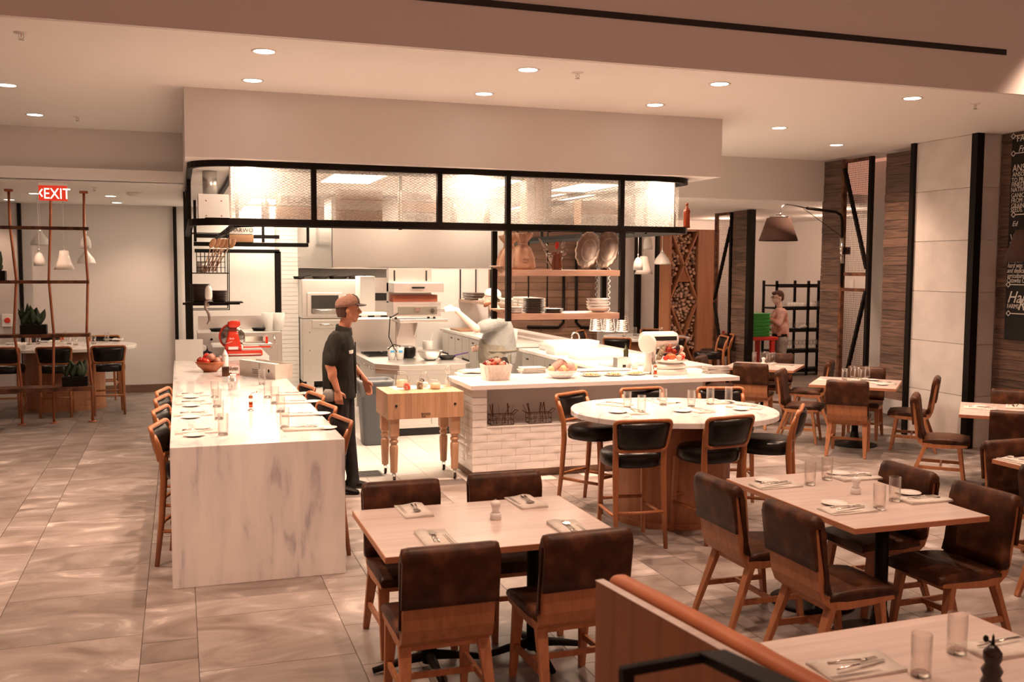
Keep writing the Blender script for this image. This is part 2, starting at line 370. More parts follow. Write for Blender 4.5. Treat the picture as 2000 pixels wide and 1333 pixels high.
# tiled column by the oven
tc_ = sbox('wall_column_tiled', lgrout, 1.57, 1.968, 17.46, 18.3, 0, 3.06)
tm = MB().box(-.176, .216, -.012, 0, .003, .072, ).mesh('t'); tm.materials.append(glazed); tm2 = MB().box(-.012, 0, -.14, .14, .003, .072).mesh('t'); tm2.materials.append(glazed)
for i in range(41):
    o = put('tile', tm, tc_); o.location = (1.75, 17.46, i*.075)
    for j in range(2): o = put('tile', tm2, tc_); o.location = (1.57, 17.6+j*.285, i*.075)
ob = MB().box(1.72, 1.83, 17.43, 17.447, .30, .37).build('outlet', whitep); tag(ob, 'white power outlet low on the white tiled column', 'outlet')
MB().box(1.75, 1.80, 17.425, 17.43, .32, .35).build('socket', dark, ob)
# ---- right wall
WX = 8.9
colm = sbox('wall_right_column', lgrout, 8.74, 9.3, 9.13, 10.13, 0, 3.66)
for i in range(6):
    z0, z1 = i*.61+.003, min((i+1)*.61-.003, 3.655)
    MB().box(8.72, 8.74, 9.16, 10.1, z0, z1).build('wall_tile', tilewall, colm)
    MB().box(8.74, 9.05, 9.11, 9.13, z0, z1).build('wall_tile', tilewall, colm)
sbox('trim_7', black, 8.68, 8.78, 9.08, 9.17, 0, 3.66)
sbox('trim_8', black, 8.68, 8.78, 10.10, 10.17, 0, 3.66)
def plankwall(name, x, y0, y1, z0, z1, seed):
    s = sbox(name, dark, x+.012, x+.08, y0, y1, z0, z1); rr = random.Random(seed); z = z0; h = .118
    while z < z1-.01:
        t = rr.uniform(0, .008); hh = min(h, z1-z)
        MB().box(x-t, x+.012, y0, y1, z+.0025, z+hh-.0025).build('plank', plank, s); z += h
    return s
zb = U(1750, 782, x=WX).z
plankwall('wall_right_planks', WX, 10.2, 10.88, zb, 3.62, 1)
plankwall('wall_right_planks_far', WX, 11.78, 12.22, 0, 3.64, 2)
plankwall('wall_service_planks', WX, 14.2, 14.66, 0, 3.06, 3)
sbox('trim_9', black, WX-.03, WX+.07, 14.08, 14.19, 0, 3.06)
bw = plankwall('wall_right_board', 9.06, 6.4, 9.1, 0, 3.66, 4)
sbox('wall_right_service', paint, 9.7, 9.8, 10.3, 12.2, 0, 3.66)
sbox('wall_right_near', paint, 9.15, 9.25, -2, 9.1, 0, 5.2)
# rusted steel frames with wire grid
def gridframe(name, label, y0, y1, splits, diag, x=WX):
    e = empty(name, (x, (y0+y1)/2, 0), label, 'screen'); d = (y1-y0)/2; z0, z1 = splits[0][0], splits[-1][1]
    f = MB()
    for s in (-1, 1): MB().box(-.03, .03, s*d-(.05 if s > 0 else 0), s*d+(.05 if s < 0 else 0), z0, z1).build('upright', rust if s > 0 else black, e)
    for a, b in splits:
        for zz in (a, b-.045): MB().box(-.025, .025, -d+.05, d-.05, zz, zz+.045).build('rail', rust, e)
        g = MB(); st = .03
        yy = -d+.06
        while yy < d-.05: g.bar((0, yy, a+.04), (0, yy, b-.04), .0035, .0035); yy += st
        zz = a+.05
        while zz < b-.05: g.bar((.003, -d+.05, zz), (.003, d-.05, zz), .0035, .0035); zz += st
        tag(g.build('wire_grid', bronze, e), kind='stuff')
    for p in diag: MB().bar((-.02, p[0]*d, p[1]), (-.02, p[2]*d, p[3]), .05, .035).build('brace', black, e)
    return e
gridframe('steel_screen', 'rusted steel frame screen with wire grid and diagonal braces on the right wall', 11.14, 11.76, [(0, 1.83), (2.0, 3.62)], [(.85, 3.5, -.85, 2.1), (.8, .1, -.85, 1.8)])
gridframe('steel_screen', 'narrow steel frame screen with wire grid beside the service room opening', 14.68, 15.22, [(.02, 3.05)], [(.9, 1.55, -.9, 2.8), (.9, 1.5, -.7, .1)])
# painted service room walls behind that narrow screen
sbox('wall_service_right', paint, 12.3, 12.4, 12.2, 18.2, 0, 3.08)
sbox('wall_service_back', paint, 9.4, 12.4, 18.1, 18.2, 0, 3.08)
# chalkboard
cb = empty('chalkboard', (9.03, 8.92, 1.2), 'tall black chalkboard with white hand lettering on the plank wall', 'chalkboard')
zt, zbo = 3.58-1.2, U(1955, 662, x=9.03).z-1.2
MB().box(-.012, .02, -2.2, 0, zbo, zt).build('panel', board, cb, .003)
def btext(s, size, px, py, sx=1, shear=0):
    q = U(px, py, x=9.015)
    text(s, size, chalk, cb, (-.018, q.y-8.92, q.z-1.2), (pi/2, 0, -pi/2), sx=sx, shear=shear)
for s, sz, px, py, sx, sh in [('FARM', .10, 1986, 277, 1, 0), ('Friends', .10, 1989, 297, 1, .3), ('ANSON MILLS', .115, 1978, 336, .8, 0), ('ANSON MILLS WORKS', .075, 1978, 346, .8, 0), ('TO PROVIDE THE', .075, 1976, 357, .8, 0),
    ('FINEST CAROLINA', .075, 1976, 366, .8, 0), ('NATIVE STONE OR', .075, 1975, 376, .8, 0), ('GANIC INGREDIENTS', .075, 1975, 387, .8, 0), ('FROM NEW CROP', .075, 1975, 397, .8, 0), ('GRAINS, LEGUMES', .075, 1975, 407, .8, 0), ('SEEDS.', .075, 1974, 415, .8, 0),
    ('Ed', .08, 1977, 442, .9, .3), ('VINEYARDS', .12, 1973, 472, .8, 0), ('They are dedicated', .08, 1971, 483, .7, .3), ('environmental care', .08, 1970, 492, .7, .3), ('They love good food', .08, 1969, 503, .7, .3), ('wine and dinner', .08, 1969, 513, .7, .3),
    ('hard way. They', .08, 1968, 523, .7, .3), ('and dedicated', .08, 1967, 533, .7, .3), ('agriculture at', .08, 1967, 543, .7, .3), ('Catawba County', .08, 1966, 552, .7, .3), ('Harmony', .19, 1967, 591, .9, .35), ('FARMS', .07, 1967, 602, .8, 0), ('Ridge', .19, 1987, 606, .9, .35)]:
    btext(s, sz, px, py, sx, sh)
for py in (267, 301, 420, 556, 612):
    q = U(1976 if py < 450 else 1966, py, x=9.02); b = MB()
    b.bar((-.016, q.y-8.92-.06, q.z-1.2), (-.016, q.y-8.92-1.3, q.z-1.2), .004, .01)
    for a in range(4): b.bar((-.016, q.y-8.92-.03+.03*cos(a*pi/2), q.z-1.2+.03*sin(a*pi/2)), (-.016, q.y-8.92-.03+.03*cos((a+1)*pi/2), q.z-1.2+.03*sin((a+1)*pi/2)), .004, .008)
    b.build('arrow_line', chalk, cb)
# ---- ceiling fittings
WHR = ['above the marble bar front', 'above the marble bar rear', 'over the leftmost aisle', 'left ceiling corner']
dlab = ['far left ceiling near the photo edge', 'left ceiling above the hanging trellis', 'front row above the marble bar', 'second row above the marble bar', 'front row above the butcher block', 'second row above the tiled counter',
        'front row above the oval marble table', 'second row above the oval marble table', 'front row near the right wall', 'second row near the right wall', 'above the floor left of the bar', 'above the back right tables']
for (x, y), lb in zip(DL, dlab):
    e = empty('downlight', (x, y, 3.66), 'round lit recessed downlight, '+lb, 'ceiling light', 'recessed downlights in the main ceiling')
    MB().lathe([(.075, -.002), (.092, -.006), (.095, -.001), (.075, 0)], n=24).build('trim_ring', whitep, e)
    MB().lathe([(.001, -.003), (.074, -.003), (.074, -.001), (.001, -.001)], n=24).build('lens', lensm, e)
bl = [('behind the exit sign', (67, 378)), ('far back right of the exit sign', (216, 383)), ('far back ceiling near the cage', (228, 396)), ('by the trellis top', (18, 390)), ('beyond the service lamp', (1445, 403))]
for lb, p in bl[:3]+bl[3:4]:
    q = U(*p, z=3.07); e = empty('downlight', (q.x, q.y, 3.07), 'small recessed downlight in the low back ceiling '+lb, 'ceiling light', 'recessed downlights in the back ceiling')
    MB().lathe([(.07, -.002), (.088, -.006), (.09, 0)], n=16).build('trim_ring', whitep, e)
    MB().lathe([(.001, -.004), (.068, -.004), (.068, -.002)], n=16).build('lens', lensm, e)
def sprinkler(px, py, z, lb):
    q = U(px, py, z=z); e = empty('fire_sprinkler', (q.x, q.y, z), lb, 'sprinkler', 'ceiling fire sprinklers')
    MB().lathe([(.001, -.002), (.045, -.004), (.048, 0)], n=16).build('escutcheon', whitep, e)
    b = MB().tube([(-.012, 0, -.004), (-.016, 0, -.03), (0, 0, -.045)], .003, 6).tube([(.012, 0, -.004), (.016, 0, -.03), (0, 0, -.045)], .003, 6); b.build('frame', chrome, e)
    MB().lathe([(.002, -.03), (.002, -.004)], n=6).build('bulb', red, e); MB().lathe([(.02, -.048), (.02, -.045)], n=10).build('deflector', chrome, e)
sprinkler(41, 64, 3.66, 'small ceiling fire sprinkler with a white plate at the upper left')
sprinkler(1128, 142, 3.66, 'ceiling fire sprinkler right of the middle front downlight')
sprinkler(151, 228, 3.66, 'small ceiling fire sprinkler near the left bulkhead')
sprinkler(1905, 203, 3.66, 'ceiling fire sprinkler at the far right of the ceiling')
sprinkler(184, 366, 3.07, 'small sprinkler in the back ceiling right of the exit sign')
q = U(262, 377, z=3.07); e = empty('smoke_detector', (q.x, q.y, 3.07), 'low white smoke detector on the back ceiling', 'smoke detector'); MB().lathe([(.06, -.045), (.09, -.03), (.1, 0)], n=20).build('body', whitep, e)
for i, (x, y) in enumerate(KP):
    zc = 3.055 if y < 12.4 else 3.07
    e = empty('kitchen_troffer', (x, y, zc), 'long lit ceiling panel over the kitchen, '+('front left', 'front middle', 'front right', 'over the prep counter', 'rear left near', 'rear left far', 'rear right near', 'rear right far')[i]+' one', 'ceiling light', 'lit ceiling panels over the kitchen')
    MB().box(-.3, .3, -.58, .58, -.012, 0).build('frame', whitep, e); MB().box(-.27, .27, -.55, .55, -.016, -.012).build('diffuser', troff, e)
# exit sign
a, b = U(75, 362, y=12.38), U(132, 393, y=12.38)
e = empty('exit_sign', ((a.x+b.x)/2, 12.38, (a.z+b.z)/2), 'glowing red exit sign with white letters under the left bulkhead', 'exit sign')
wd, hh = (b.x-a.x)/2, (a.z-b.z)/2
MB().box(-wd, wd, -.01, .01, -hh, hh).build('panel', exitr, e, .002); MB().box(-wd*.98, wd*.98, -.02, .02, hh, hh+.03).build('housing', whitep, e, .003)
text('EXIT', hh*2.02, exitw, e, (-wd*.68, -.0115, -hh*.74), (pi/2, 0, 0), sx=.80, ext=.0015)
c = MB()
for s in (0, 1): c.bar((-wd*.75, -.012, (.08 if s else -.08)*hh*0), (-wd*.92+.0, -.012, hh*(.5 if s else -.5)) if False else (-wd*.72, -.012, hh*(.55 if s else -.55)), .003, .012)
c = MB().bar((-wd*.93, -.012, 0), (-wd*.74, -.012, hh*.5), .003, .014).bar((-wd*.93, -.012, 0), (-wd*.74, -.012, -hh*.5), .003, .014); c.build('arrow', exitw, e)
# fire alarm on the left wall
q = U(15, 626, y=17.18); e = empty('fire_alarm', (q.x, 17.18, q.z), 'small fire alarm with a red centre on the far left wall', 'alarm')
MB().box(-.08, .08, -.03, 0, -.1, .1).build('plate', whitep, e, .005); MB().lathe([(.045, 0), (.04, .012)], M=T(rx=pi/2, y=-.03)).build('light', red, e)
q = U(1826, 841, x=8.71); e = empty('wall_outlet', (8.71, 9.95, .36), 'white outlet low on the grey tiled column', 'outlet'); MB().box(-.008, 0, -.04, .04, -.06, .06).build('plate', whitep, e, .003); MB().box(-.01, -.008, -.015, .015, -.03, .03).build('socket', dark, e)
# ================================================================ FURNITURE
def make_chair():
    e = empty('dining_chair', (0, 0, 0), 'oak dining chair', 'chair')
    # bent plywood shell: outline in (y,z), extruded across x
    ctr = [(.235, .405), (.1, .392), (-.06, .385), (-.14, .395), (-.185, .43), (-.207, .48), (-.222, .56), (-.245, .70), (-.262, .825)]
    th = [.030, .036, .042, .050, .052, .046, .038, .032, .026]
    def shell(w0, ctr, th):
        up, lo = [], []
        for i, (y, z) in enumerate(ctr):
            a = ctr[max(i-1, 0)]; b = ctr[min(i+1, len(ctr)-1)]; t = V((0, b[0]-a[0], b[1]-a[1])).normalized(); n = V((0, -t.z, t.y))
            p = V((0, y, z)); up.append(p-n*th[i]/2); lo.append(p+n*th[i]/2)
        ring = up+lo[::-1]
        return MB().rings([[V((-w0, p.y, p.z)) for p in ring], [V((w0, p.y, p.z)) for p in ring]], sm=False)
    shell(.215, ctr, th).build('shell', oak, e, .004)
    s = MB(); n = 7; rs = []
    for i in range(n+1):
        t = i/n; y = -.165+t*.42; h = .062*(1-.25*abs(t-.5)**2*4) if 0 < i < n else .045
        rs.append([V((x, y, z)) for x, z in rrect(-.218, .218, .403, .403+h, .021, 3)])
    s.rings(rs).build('seat', leather, e)
    # back cushion wraps over the top and half way down the rear
    o1 = [(-.150, .455), (-.170, .52), (-.188, .64), (-.205, .78), (-.215, .835), (-.238, .862), (-.268, .862), (-.292, .838), (-.290, .80), (-.268, .64), (-.262, .585), (-.246, .585), (-.250, .64), (-.268, .80), (-.240, .80), (-.228, .70), (-.206, .56), (-.190, .47)]
    rs = []
    for x, k in ((-.227, .5), (-.222, .92), (-.19, 1), (.19, 1), (.222, .92), (.227, .5)):
        cy = sum(p[0] for p in o1)/len(o1); rs.append([V((x, -.226+(y+.226)*(k if z > .8 or y > -.2 else 1), z if z < .8 else .8+(z-.8)*k)) for y, z in o1])
    MB().rings(rs, sm=True).build('back_cushion', leather, e)
    legs = [((-.185, .16, .395), (-.195, .215, 0)), ((.185, .16, .395), (.195, .215, 0)), ((-.185, -.13, .40), (-.205, -.275, 0)), ((.185, -.13, .40), (.205, -.275, 0))]
    for a, b in legs:
        MB().bar(a, b, .034, .062, .026, .034, up=(0, 1, 0) if False else (1, 0, 0)).build('leg', oak, e, .003)
    for s_ in (-1, 1): MB().bar((s_*.192, .187, .17), (s_*.197, -.205, .17), .02, .032).build('stretcher', oak, e, .002)
    MB().bar((-.19, 0, .172), (.19, 0, .172), .02, .03).build('stretcher', oak, e, .002)
    MB().bar((-.2, .165, .375), (.2, .165, .375), .03, .04).build('seat_rail', oak, e, .002); MB().bar((-.2, -.13, .37), (.2, -.13, .37), .03, .04).build('seat_rail', oak, e, .002)
    return e
chair0 = make_chair(); used = [False]
def chair(x, y, hd, label, group):      # hd: heading the chair faces, degrees clockwise from +Y
    o = chair0 if not used[0] else dup(chair0); used[0] = True
    o.location = (x, y, 0); o.rotation_euler.z = -R(hd); o['label'] = label; o['group'] = group
def make_stool():
    e = empty('counter_stool', (0, 0, 0), 'stool', 'stool')
    for s in (-1, 1):
        p = [(s*.19, -.25, 0), (s*.185, -.215, .30), (s*.182, -.195, .58), (s*.185, -.20, .72), (s*.20, -.225, .84), (s*.20, -.25, .90)]
        MB().tube(p, [.016, .021, .024, .022, .019, .016], 8).build('leg', stoolwood, e)
        MB().bar((s*.165, .17, .60), (s*.18, .20, 0), .038, .038, .026, .026).build('leg', stoolwood, e, .003)
        MB().tube([(s*.186, -.22, .24), (s*.185, 0, .24), (s*.178, .19, .24)], .013, 6).build('stretcher', stoolwood, e)
    MB().tube([(-.18, .185, .29), (0, .20, .29), (.18, .185, .29)], .014, 6).build('foot_rail', stoolwood, e)
    MB().tube([(-.186, -.225, .27), (0, -.24, .27), (.186, -.225, .27)], .013, 6).build('stretcher', stoolwood, e)
    # curved back frame and upholstered panel
    def bp(x, z): return V((x*(.88+.14*(z-.725)/.22), -.215-.05*(1-(x/.22)**2)-(z-.72)*.20, z))
    path = [bp(x, z) for x, z in rrect(-.212, .212, .725, .945, .035, 5)]
    MB().tube(path, .0145, 8, closed=True, flat=1.15).build('back_frame', stoolwood, e)
    nx, g = 9, []
    f, b = [], []
    for i in range(nx):
        x = -.203+.406*i/(nx-1); f.append([bp(x, z)+V((0, .010 if z in (.738, .932) or i in (0, nx-1) else .024, 0)) for z in (.738, .78, .84, .89, .932)]); b.append([bp(x, z)-V((0, .008 if z in (.738, .932) or i in (0, nx-1) else .016, 0)) for z in (.932, .89, .84, .78, .738)])
    MB().rings([f[i]+b[i] for i in range(nx)]).build('back_panel', blackl, e)
    pl = oval(.225, .215, 28, .82)
    rs = [[V((x*k, y*k-.005, z)) for x, y in pl] for k, z in ((.93, .59), (.985, .598), (1.0, .625), (1.0, .66), (.96, .685), (.85, .70), (.5, .707), (.05, .709))]
    MB().rings(rs).build('seat', blackl, e)
    return e
stool0 = make_stool(); used2 = [False]
def stool(x, y, hd, label, group):
    o = stool0 if not used2[0] else dup(stool0); used2[0] = True
    o.location = (x, y, 0); o.rotation_euler.z = -R(hd); o['label'] = label; o['group'] = group; o.scale = (1.03, 1.03, 1.03)
def table(cx, cy, wx, wy, rz, label, base='round'):
    e = empty('dining_table', (cx, cy, 0), label, 'table', 'pale oak dining tables', R(rz))
    MB().box(-wx/2, wx/2, -wy/2, wy/2, .722, .75).build('tabletop', tabletop, e, .002)
    for s in (-1, 1):
        MB().box(-wx/2-.002, wx/2+.002, s*wy/2-.004, s*wy/2+.003, .719, .7485).build('edge_band', tableedge, e)
        MB().box(s*wx/2-.004, s*wx/2+.003, -wy/2, wy/2, .719, .7485).build('edge_band', tableedge, e)
    long = wy if wy > wx else wx; off = (long/2-.32) if long > 1.1 else 0
    for s in ((-1, 1) if off else (0,)):
        px, py = (0, s*off) if wy > wx else (s*off, 0)
        MB().lathe([(.038, .03), (.038, .72)], (px, py, 0), 16).build('pedestal', black, e)
        if base == 'round': MB().lathe([(.26, 0), (.26, .012), (.2, .02), (.1, .035), (.055, .08), (.042, .16)], (px, py, 0), 28).build('base', black, e)
        else:
            b = MB()
            for a in ((1, 0), (-1, 0), (0, 1), (0, -1)): b.tube([(px, py, .07), (px+a[0]*.15, py+a[1]*.15, .05), (px+a[0]*.30, py+a[1]*.30, .02)], [.03, .022, .016], 8)
            b.build('base', black, e)
        MB().box(px-.14, px+.14, py-.14, py+.14, .705, .722).build('mounting_plate', black, e)
    return e
# ---------------------------------------------------------------- tableware
def mk(fn): return fn()
def napkin_mesh():
    b = MB(); rs = []
    for i in range(8):
        t = i/7; y = -.080+.16*t; z = .006+.010*math.exp(-((t-.75)/.25)**2)
        rs.append([V((-.145, y, .0005)), V((.145, y, .0005)), V((.145, y, z+.006)), V((.05, y, z+.002)), V((-.05, y, z)), V((-.145, y, z+.001))])
    b.rings(rs); return b
nap_m = napkin_mesh().mesh('napkin'); nap_m.materials.append(cloth)
hem_b = MB()
for y in (-.062, -.052): hem_b.box(-.14, .12, y, y+.004, .0062, .0085)
hem_m = hem_b.mesh('hem'); hem_m.materials.append(stripe)
fb = MB().tube([(0, -.095, .002), (0, -.04, .006), (0, .03, .004)], [.0045, .003, .003], 6).tube([(0, .03, .004), (0, .045, .003), (0, .052, .003)], [.003, .009, .011], 8, flat=.3)
for x in (-.008, -.0027, .0027, .008): fb.bar((x, .05, .003), (x, .092, .008), .0028, .002)
fork_m = fb.mesh('fork'); fork_m.materials.append(silver)
kb = MB().tube([(0, -.10, .003), (0, -.03, .005), (0, 0, .004)], [.005, .006, .004], 8, flat=.6).bar((0, 0, .004), (.002, .11, .003), .017, .0022, .012, .001)
knife_m = kb.mesh('knife'); knife_m.materials.append(silver)
spb = MB().tube([(0, -.095, .002), (0, .03, .005)], [.0045, .003], 6).lathe([(.001, .001), (.016, .002), (.02, .006)], (0, .055, 0), 14, sy=1.45)
spoon_m = spb.mesh('spoon'); spoon_m.materials.append(silver)
pl_m = MB().lathe([(.001, .003), (.045, .003), (.072, .012), (.075, .013), (.072, .0145), (.044, .007), (.001, .006)], n=28).mesh('plate'); pl_m.materials.append(white)
gl_m = MB().lathe([(.0335, .0), (.0345, .145), (.0335, .146), (.0325, .145), (.0315, .02)], n=22)
gl_m.f = gl_m.f[:-2]; gl_m.sm = gl_m.sm[:-2]; gl_m = gl_m.mesh('glass'); gl_m.materials.append(glass_)
gb_m = MB().lathe([(.001, .001), (.031, .001), (.032, .006), (.030, .015), (.018, .022), (.001, .025)], n=18).mesh('base'); gb_m.materials.append(gbase)
def glass(x, y, z, lb, grp, s=1):
    e = put('water_glass', gl_m, None, loc=(x, y, z)); tag(e, lb, 'glass', grp)
    put('glass_base', gb_m, e)
    if s != 1: e.scale = (s, s, s)
    return e
def glass_b(h):
    return None
def pepper(x, y, z, lb, kind='white'):
    e = empty('pepper_mill', (x, y, z), lb, 'mill')
    if kind == 'white':
        MB().lathe([(.024, 0), (.030, .002), (.030, .034), (.026, .037)], n=20).build('base', whitep, e)
        MB().lathe([(.026, .036), (.018, .044), (.018, .052), (.024, .070), (.024, .078)], n=20).build('body', glass_ if False else whitep, e)
        MB().lathe([(.026, .078), (.029, .084), (.026, .096), (.010, .104)], n=20).build('cap', whitep, e); MB().lathe([(.005, .103), (.006, .109), (.001, .112)], n=10).build('knob', silver, e)
    elif kind == 'crank':
        MB().lathe([(.030, 0), (.024, .008), (.014, .012), (.0145, .02), (.0145, .10), (.017, .106)], n=16).build('body', chrome, e)
        MB().lathe([(.0155, .03), (.0155, .075)], n=16).build('band', mat('copper_band', (.45, .08, .03), .3, .8) if 'copper_band' not in bpy.data.materials else bpy.data.materials['copper_band'], e)
        MB().lathe([(.017, .106), (.017, .118), (.006, .130)], n=16).build('cap', copper, e); MB().tube([(0, 0, .128), (.006, 0, .142), (.045, 0, .150)], .004, 8).build('crank', chrome, e); MB().ell((.048, 0, .153), .007, 8, 6).build('knob', copper, e)
    else:
        MB().lathe([(.033, 0), (.035, .02), (.026, .04), (.034, .06), (.022, .082), (.03, .10), (.029, .12), (.018, .135), (.008, .145)], n=20).build('body', mat('dark_turned_wood', (.018, .008, .005), .3), e)
        MB().tube([(0, 0, .14), (0, 0, .17), (0, 0, .18)], [.006, .004, .001], 8).build('spindle', black, e); MB().tube([(0, 0, .15), (-.025, 0, .162)], .003, 6).ell((-.03, 0, .168), (.009, .009, .012), 8, 6).build('crank', black, e)
    return e
def setting(x, y, z, hd, where, plate=None, items='fk', spoon=False, nsc=1, cross=True, tab='pale oak tables'):
    """folded napkin with cutlery; hd = heading of the diner (deg clockwise from +Y); where = seat phrase"""
    rz = -R(hd)
    n = put('napkin', nap_m, None, loc=(x, y, z), rz=rz+pi/2); tag(n, 'folded linen napkin '+where, 'napkin', 'linen napkins laid for diners'); put('hem_stripe', hem_m, n)
    def off(dx, dy): return (x+dx*cos(rz)-dy*sin(rz), y+dx*sin(rz)+dy*cos(rz))
    zz = z+.0165
    if 'k' in items:
        q = off(.018, .0); o = put('knife', knife_m, None, loc=(*q, zz+.001), rz=rz+.12); tag(o, 'silver knife '+where, 'knife', 'silver knives on the napkins')
    if 'f' in items:
        q = off(-.02, 0); o = put('fork', fork_m, None, loc=(*q, zz), rz=rz-.1); tag(o, 'silver fork '+where, 'fork', 'silver forks on the napkins')
    if 's' in items:
        q = off(-.005, 0); o = put('spoon', spoon_m, None, loc=(*q, zz), rz=rz-.03); tag(o, 'silver spoon '+where, 'spoon', 'silver spoons on the napkins')
    if plate:
        q = off(*plate); o = put('side_plate', pl_m, None, loc=(*q, z)); tag(o, 'small white side plate '+where, 'plate', 'small white side plates')
# ---- T1
g1 = 'leather-backed oak chairs at the dining tables'
T1 = (1.497, 4.895)
table(T1[0], T1[1], 1.22, .92, 0, 'four-seat pale oak table beside the white marble bar end', 'foot')
chair(1.125, 4.42, 0, 'oak chair with brown leather back, near left seat of the table beside the marble bar', g1)
chair(1.79, 4.45, -2, 'oak chair with brown leather back, near right seat beside the booth panel', g1)
chair(1.195, 5.28, 180, 'leather-backed oak chair, far left seat of the table beside the marble bar', g1)
chair(1.835, 5.32, 181, 'leather-backed oak chair, far right seat of the table beside the marble bar', g1)
t1 = 'of the oak table beside the marble bar'
for (px, py), h, w_ in (((808, 1000), 180, 'at the far left seat '+t1), ((1027, 983), 178, 'at the far right seat '+t1), ((852, 1055), 0, 'at the near left seat '+t1), ((1115, 1035), 0, 'at the near right seat '+t1)):
    q = U(px, py, z=.75); setting(q.x, q.y, .75, h, w_, items='fs')
q = U(968, 1015, z=.75); pepper(q.x, q.y, .75, 'white pepper mill on the oak table beside the marble bar')
# ---- T2
table(3.75, 4.83, .88, 1.27, 0, 'long pale oak table between the booth and the oval table', 'round')
chair(3.24, 5.03, 90, 'oak chair with brown leather back, left far side of the long oak table', g1)
chair(3.25, 4.30, 90, 'oak chair with brown leather back, left near side of the long oak table', g1)
chair(4.08, 4.99, -90, 'leather-backed oak chair, right far side of the long oak table', g1)
chair(4.08, 4.36, -91, 'oak chair with full dark leather seat, right near side of the long oak table', g1)
t2 = 'of the long oak table'
for (px, py), h, w_, pl in (((1515, 950), 90, 'at the left far seat '+t2, (-.13, .02)), ((1655, 998), 90, 'at the left near seat '+t2, (-.14, .02)), ((1672, 935), -90, 'at the right far seat '+t2, (.14, .03)), ((1803, 978), -90, 'at the right near seat '+t2, (.16, -.03))):
    q = U(px, py, z=.75); setting(q.x, q.y, .75, h, w_, pl if True else None)
for i, (px, py) in enumerate(((1582, 948), (1615, 938), (1717, 996), (1747, 980))):
    q = U(px, py, z=.75); glass(q.x, q.y, .75, ('leftmost', 'second from left', 'third from left', 'rightmost')[i]+' clear water glass on the long oak table', 'water glasses on the long oak table', 1.0)
q = U(1671, 965, z=.75); pepper(q.x, q.y, .75, 'white pepper mill at the centre of the long oak table')
# ---- foreground table
table(2.455, 2.52, .95, .98, 2, 'pale oak table in the near right corner behind the booth panel', 'round')
q = U(1672, 1306, z=.75); setting(q.x, q.y, .75, 90, 'on the near corner table, left side', None, 'fk')
q = U(1960, 1268, z=.75); setting(q.x, q.y, .75, -90, 'on the near corner table, right edge', None, 'k')
for (px, py), l in (((1798, 1322), 'left blurred'), ((1868, 1278), 'right blurred')):
    q = U(px, py, z=.75); glass(q.x, q.y, .75, l+' water glass on the near corner table', 'water glasses on the near corner table')
q = U(1936, 1345, z=.75); pepper(q.x, q.y, .75, 'dark turned wood pepper mill at the lower right corner', 'dark')
# ---- diamond tables by the right wall
def diamond(cx, cy, nm, seats, sn, rot=46, pls=()):
    table(cx, cy, .95, .95, rot-45+45, nm, 'round')
    for hd, lb in seats:
        a = R(hd); chair(cx-sin(a)*.63, cy-cos(a)*.63, hd, lb, g1)
    for hd, lb in seats:
        a = R(hd); x = cx-sin(a)*.30; y = cy-cos(a)*.30
        setting(x, y, .75, hd, {44: 'at the near left side of the ', -46: 'at the near right side of the ', 134: 'at the far left side of the ', 226: 'at the far right side of the '}[hd]+sn, (-.15, .0) if hd in pls else None)
diamond(7.62, 9.72, 'square oak table before the grey tiled column, turned cornerwise', [(44, 'oak chair seen from behind at the table before the grey column'), (-46, 'oak chair in side view, right of the table before the grey column'), (134, 'oak chair with back to the tiled counter, left of the table before the grey column'), (226, 'leather-backed chair half hidden, behind the table before the grey column')], 'grey column table', pls=(-46, 226))
diamond(7.66, 11.74, 'square oak table by the service room opening, turned cornerwise', [(44, 'oak chair with tall plywood back just right of the tiled counter end'), (-46, 'oak chair in side view before the far planks, right of the service room table'), (134, 'oak chair behind the counter end, left of the service room table'), (226, 'leather-backed chair before the server, behind the service room table')], 'service room table', pls=())
diamond(7.55, 7.3, 'square oak table below the chalkboard, turned cornerwise', [(134, 'oak chair with light patch on its leather seat, left of the table below the chalkboard'), (226, 'leather-backed chair against the plank wall below the chalkboard'), (44, 'dark leather-backed oak chair in front of the table below the chalkboard')], 'chalkboard table', pls=(134, 226, 44))
for i, (px, py) in enumerate(((1603, 741), (1620, 738), (1673, 741), (1685, 745), (1665, 738), (1694, 738))):
    if i in (0, 1): continue
    q = U(px, py, z=.75); glass(q.x, q.y, .75, ('', '', 'left', 'front', 'rear left', 'right')[i]+' water glass in the cluster before the grey column table', 'water glasses before the grey column')
q = U(1649, 744, z=.75); glass(q.x, q.y, .75, 'separate water glass left of the cluster on the grey column table', 'water glasses before the grey column')
q = U(1733, 750, z=.75); o = put('side_plate', pl_m, None, loc=(q.x, q.y, .75)); tag(o, 'white side plate near the right corner of the table before the grey column', 'plate', 'small white side plates')
for i, (px, py) in enumerate(((1473, 708), (1490, 707), (1500, 711), (1510, 708))):
    q = U(px, py, z=.75); glass(q.x, q.y, .75, ('first', 'second', 'third', 'fourth')[i]+' water glass from the left on the service room table', 'water glasses on the service room table')
q = U(1491, 713, z=.75); pepper(q.x, q.y, .75, 'small white pepper mill on the service room table')
# ---- T6
table(6.02, 4.85, 1.08, 1.25, 0, 'oak table cut off by the right edge of the photo', 'round')
chair(5.72, 5.32, 180, 'dark leather-backed oak chair behind the table cut off at the right edge', g1)
chair(5.35, 4.62, 90, 'oak chair at the left side of the table cut off at the right edge', g1)
q = U(1995, 903, z=.75); setting(q.x, q.y, .75, 180, 'on the table cut off at the right edge')
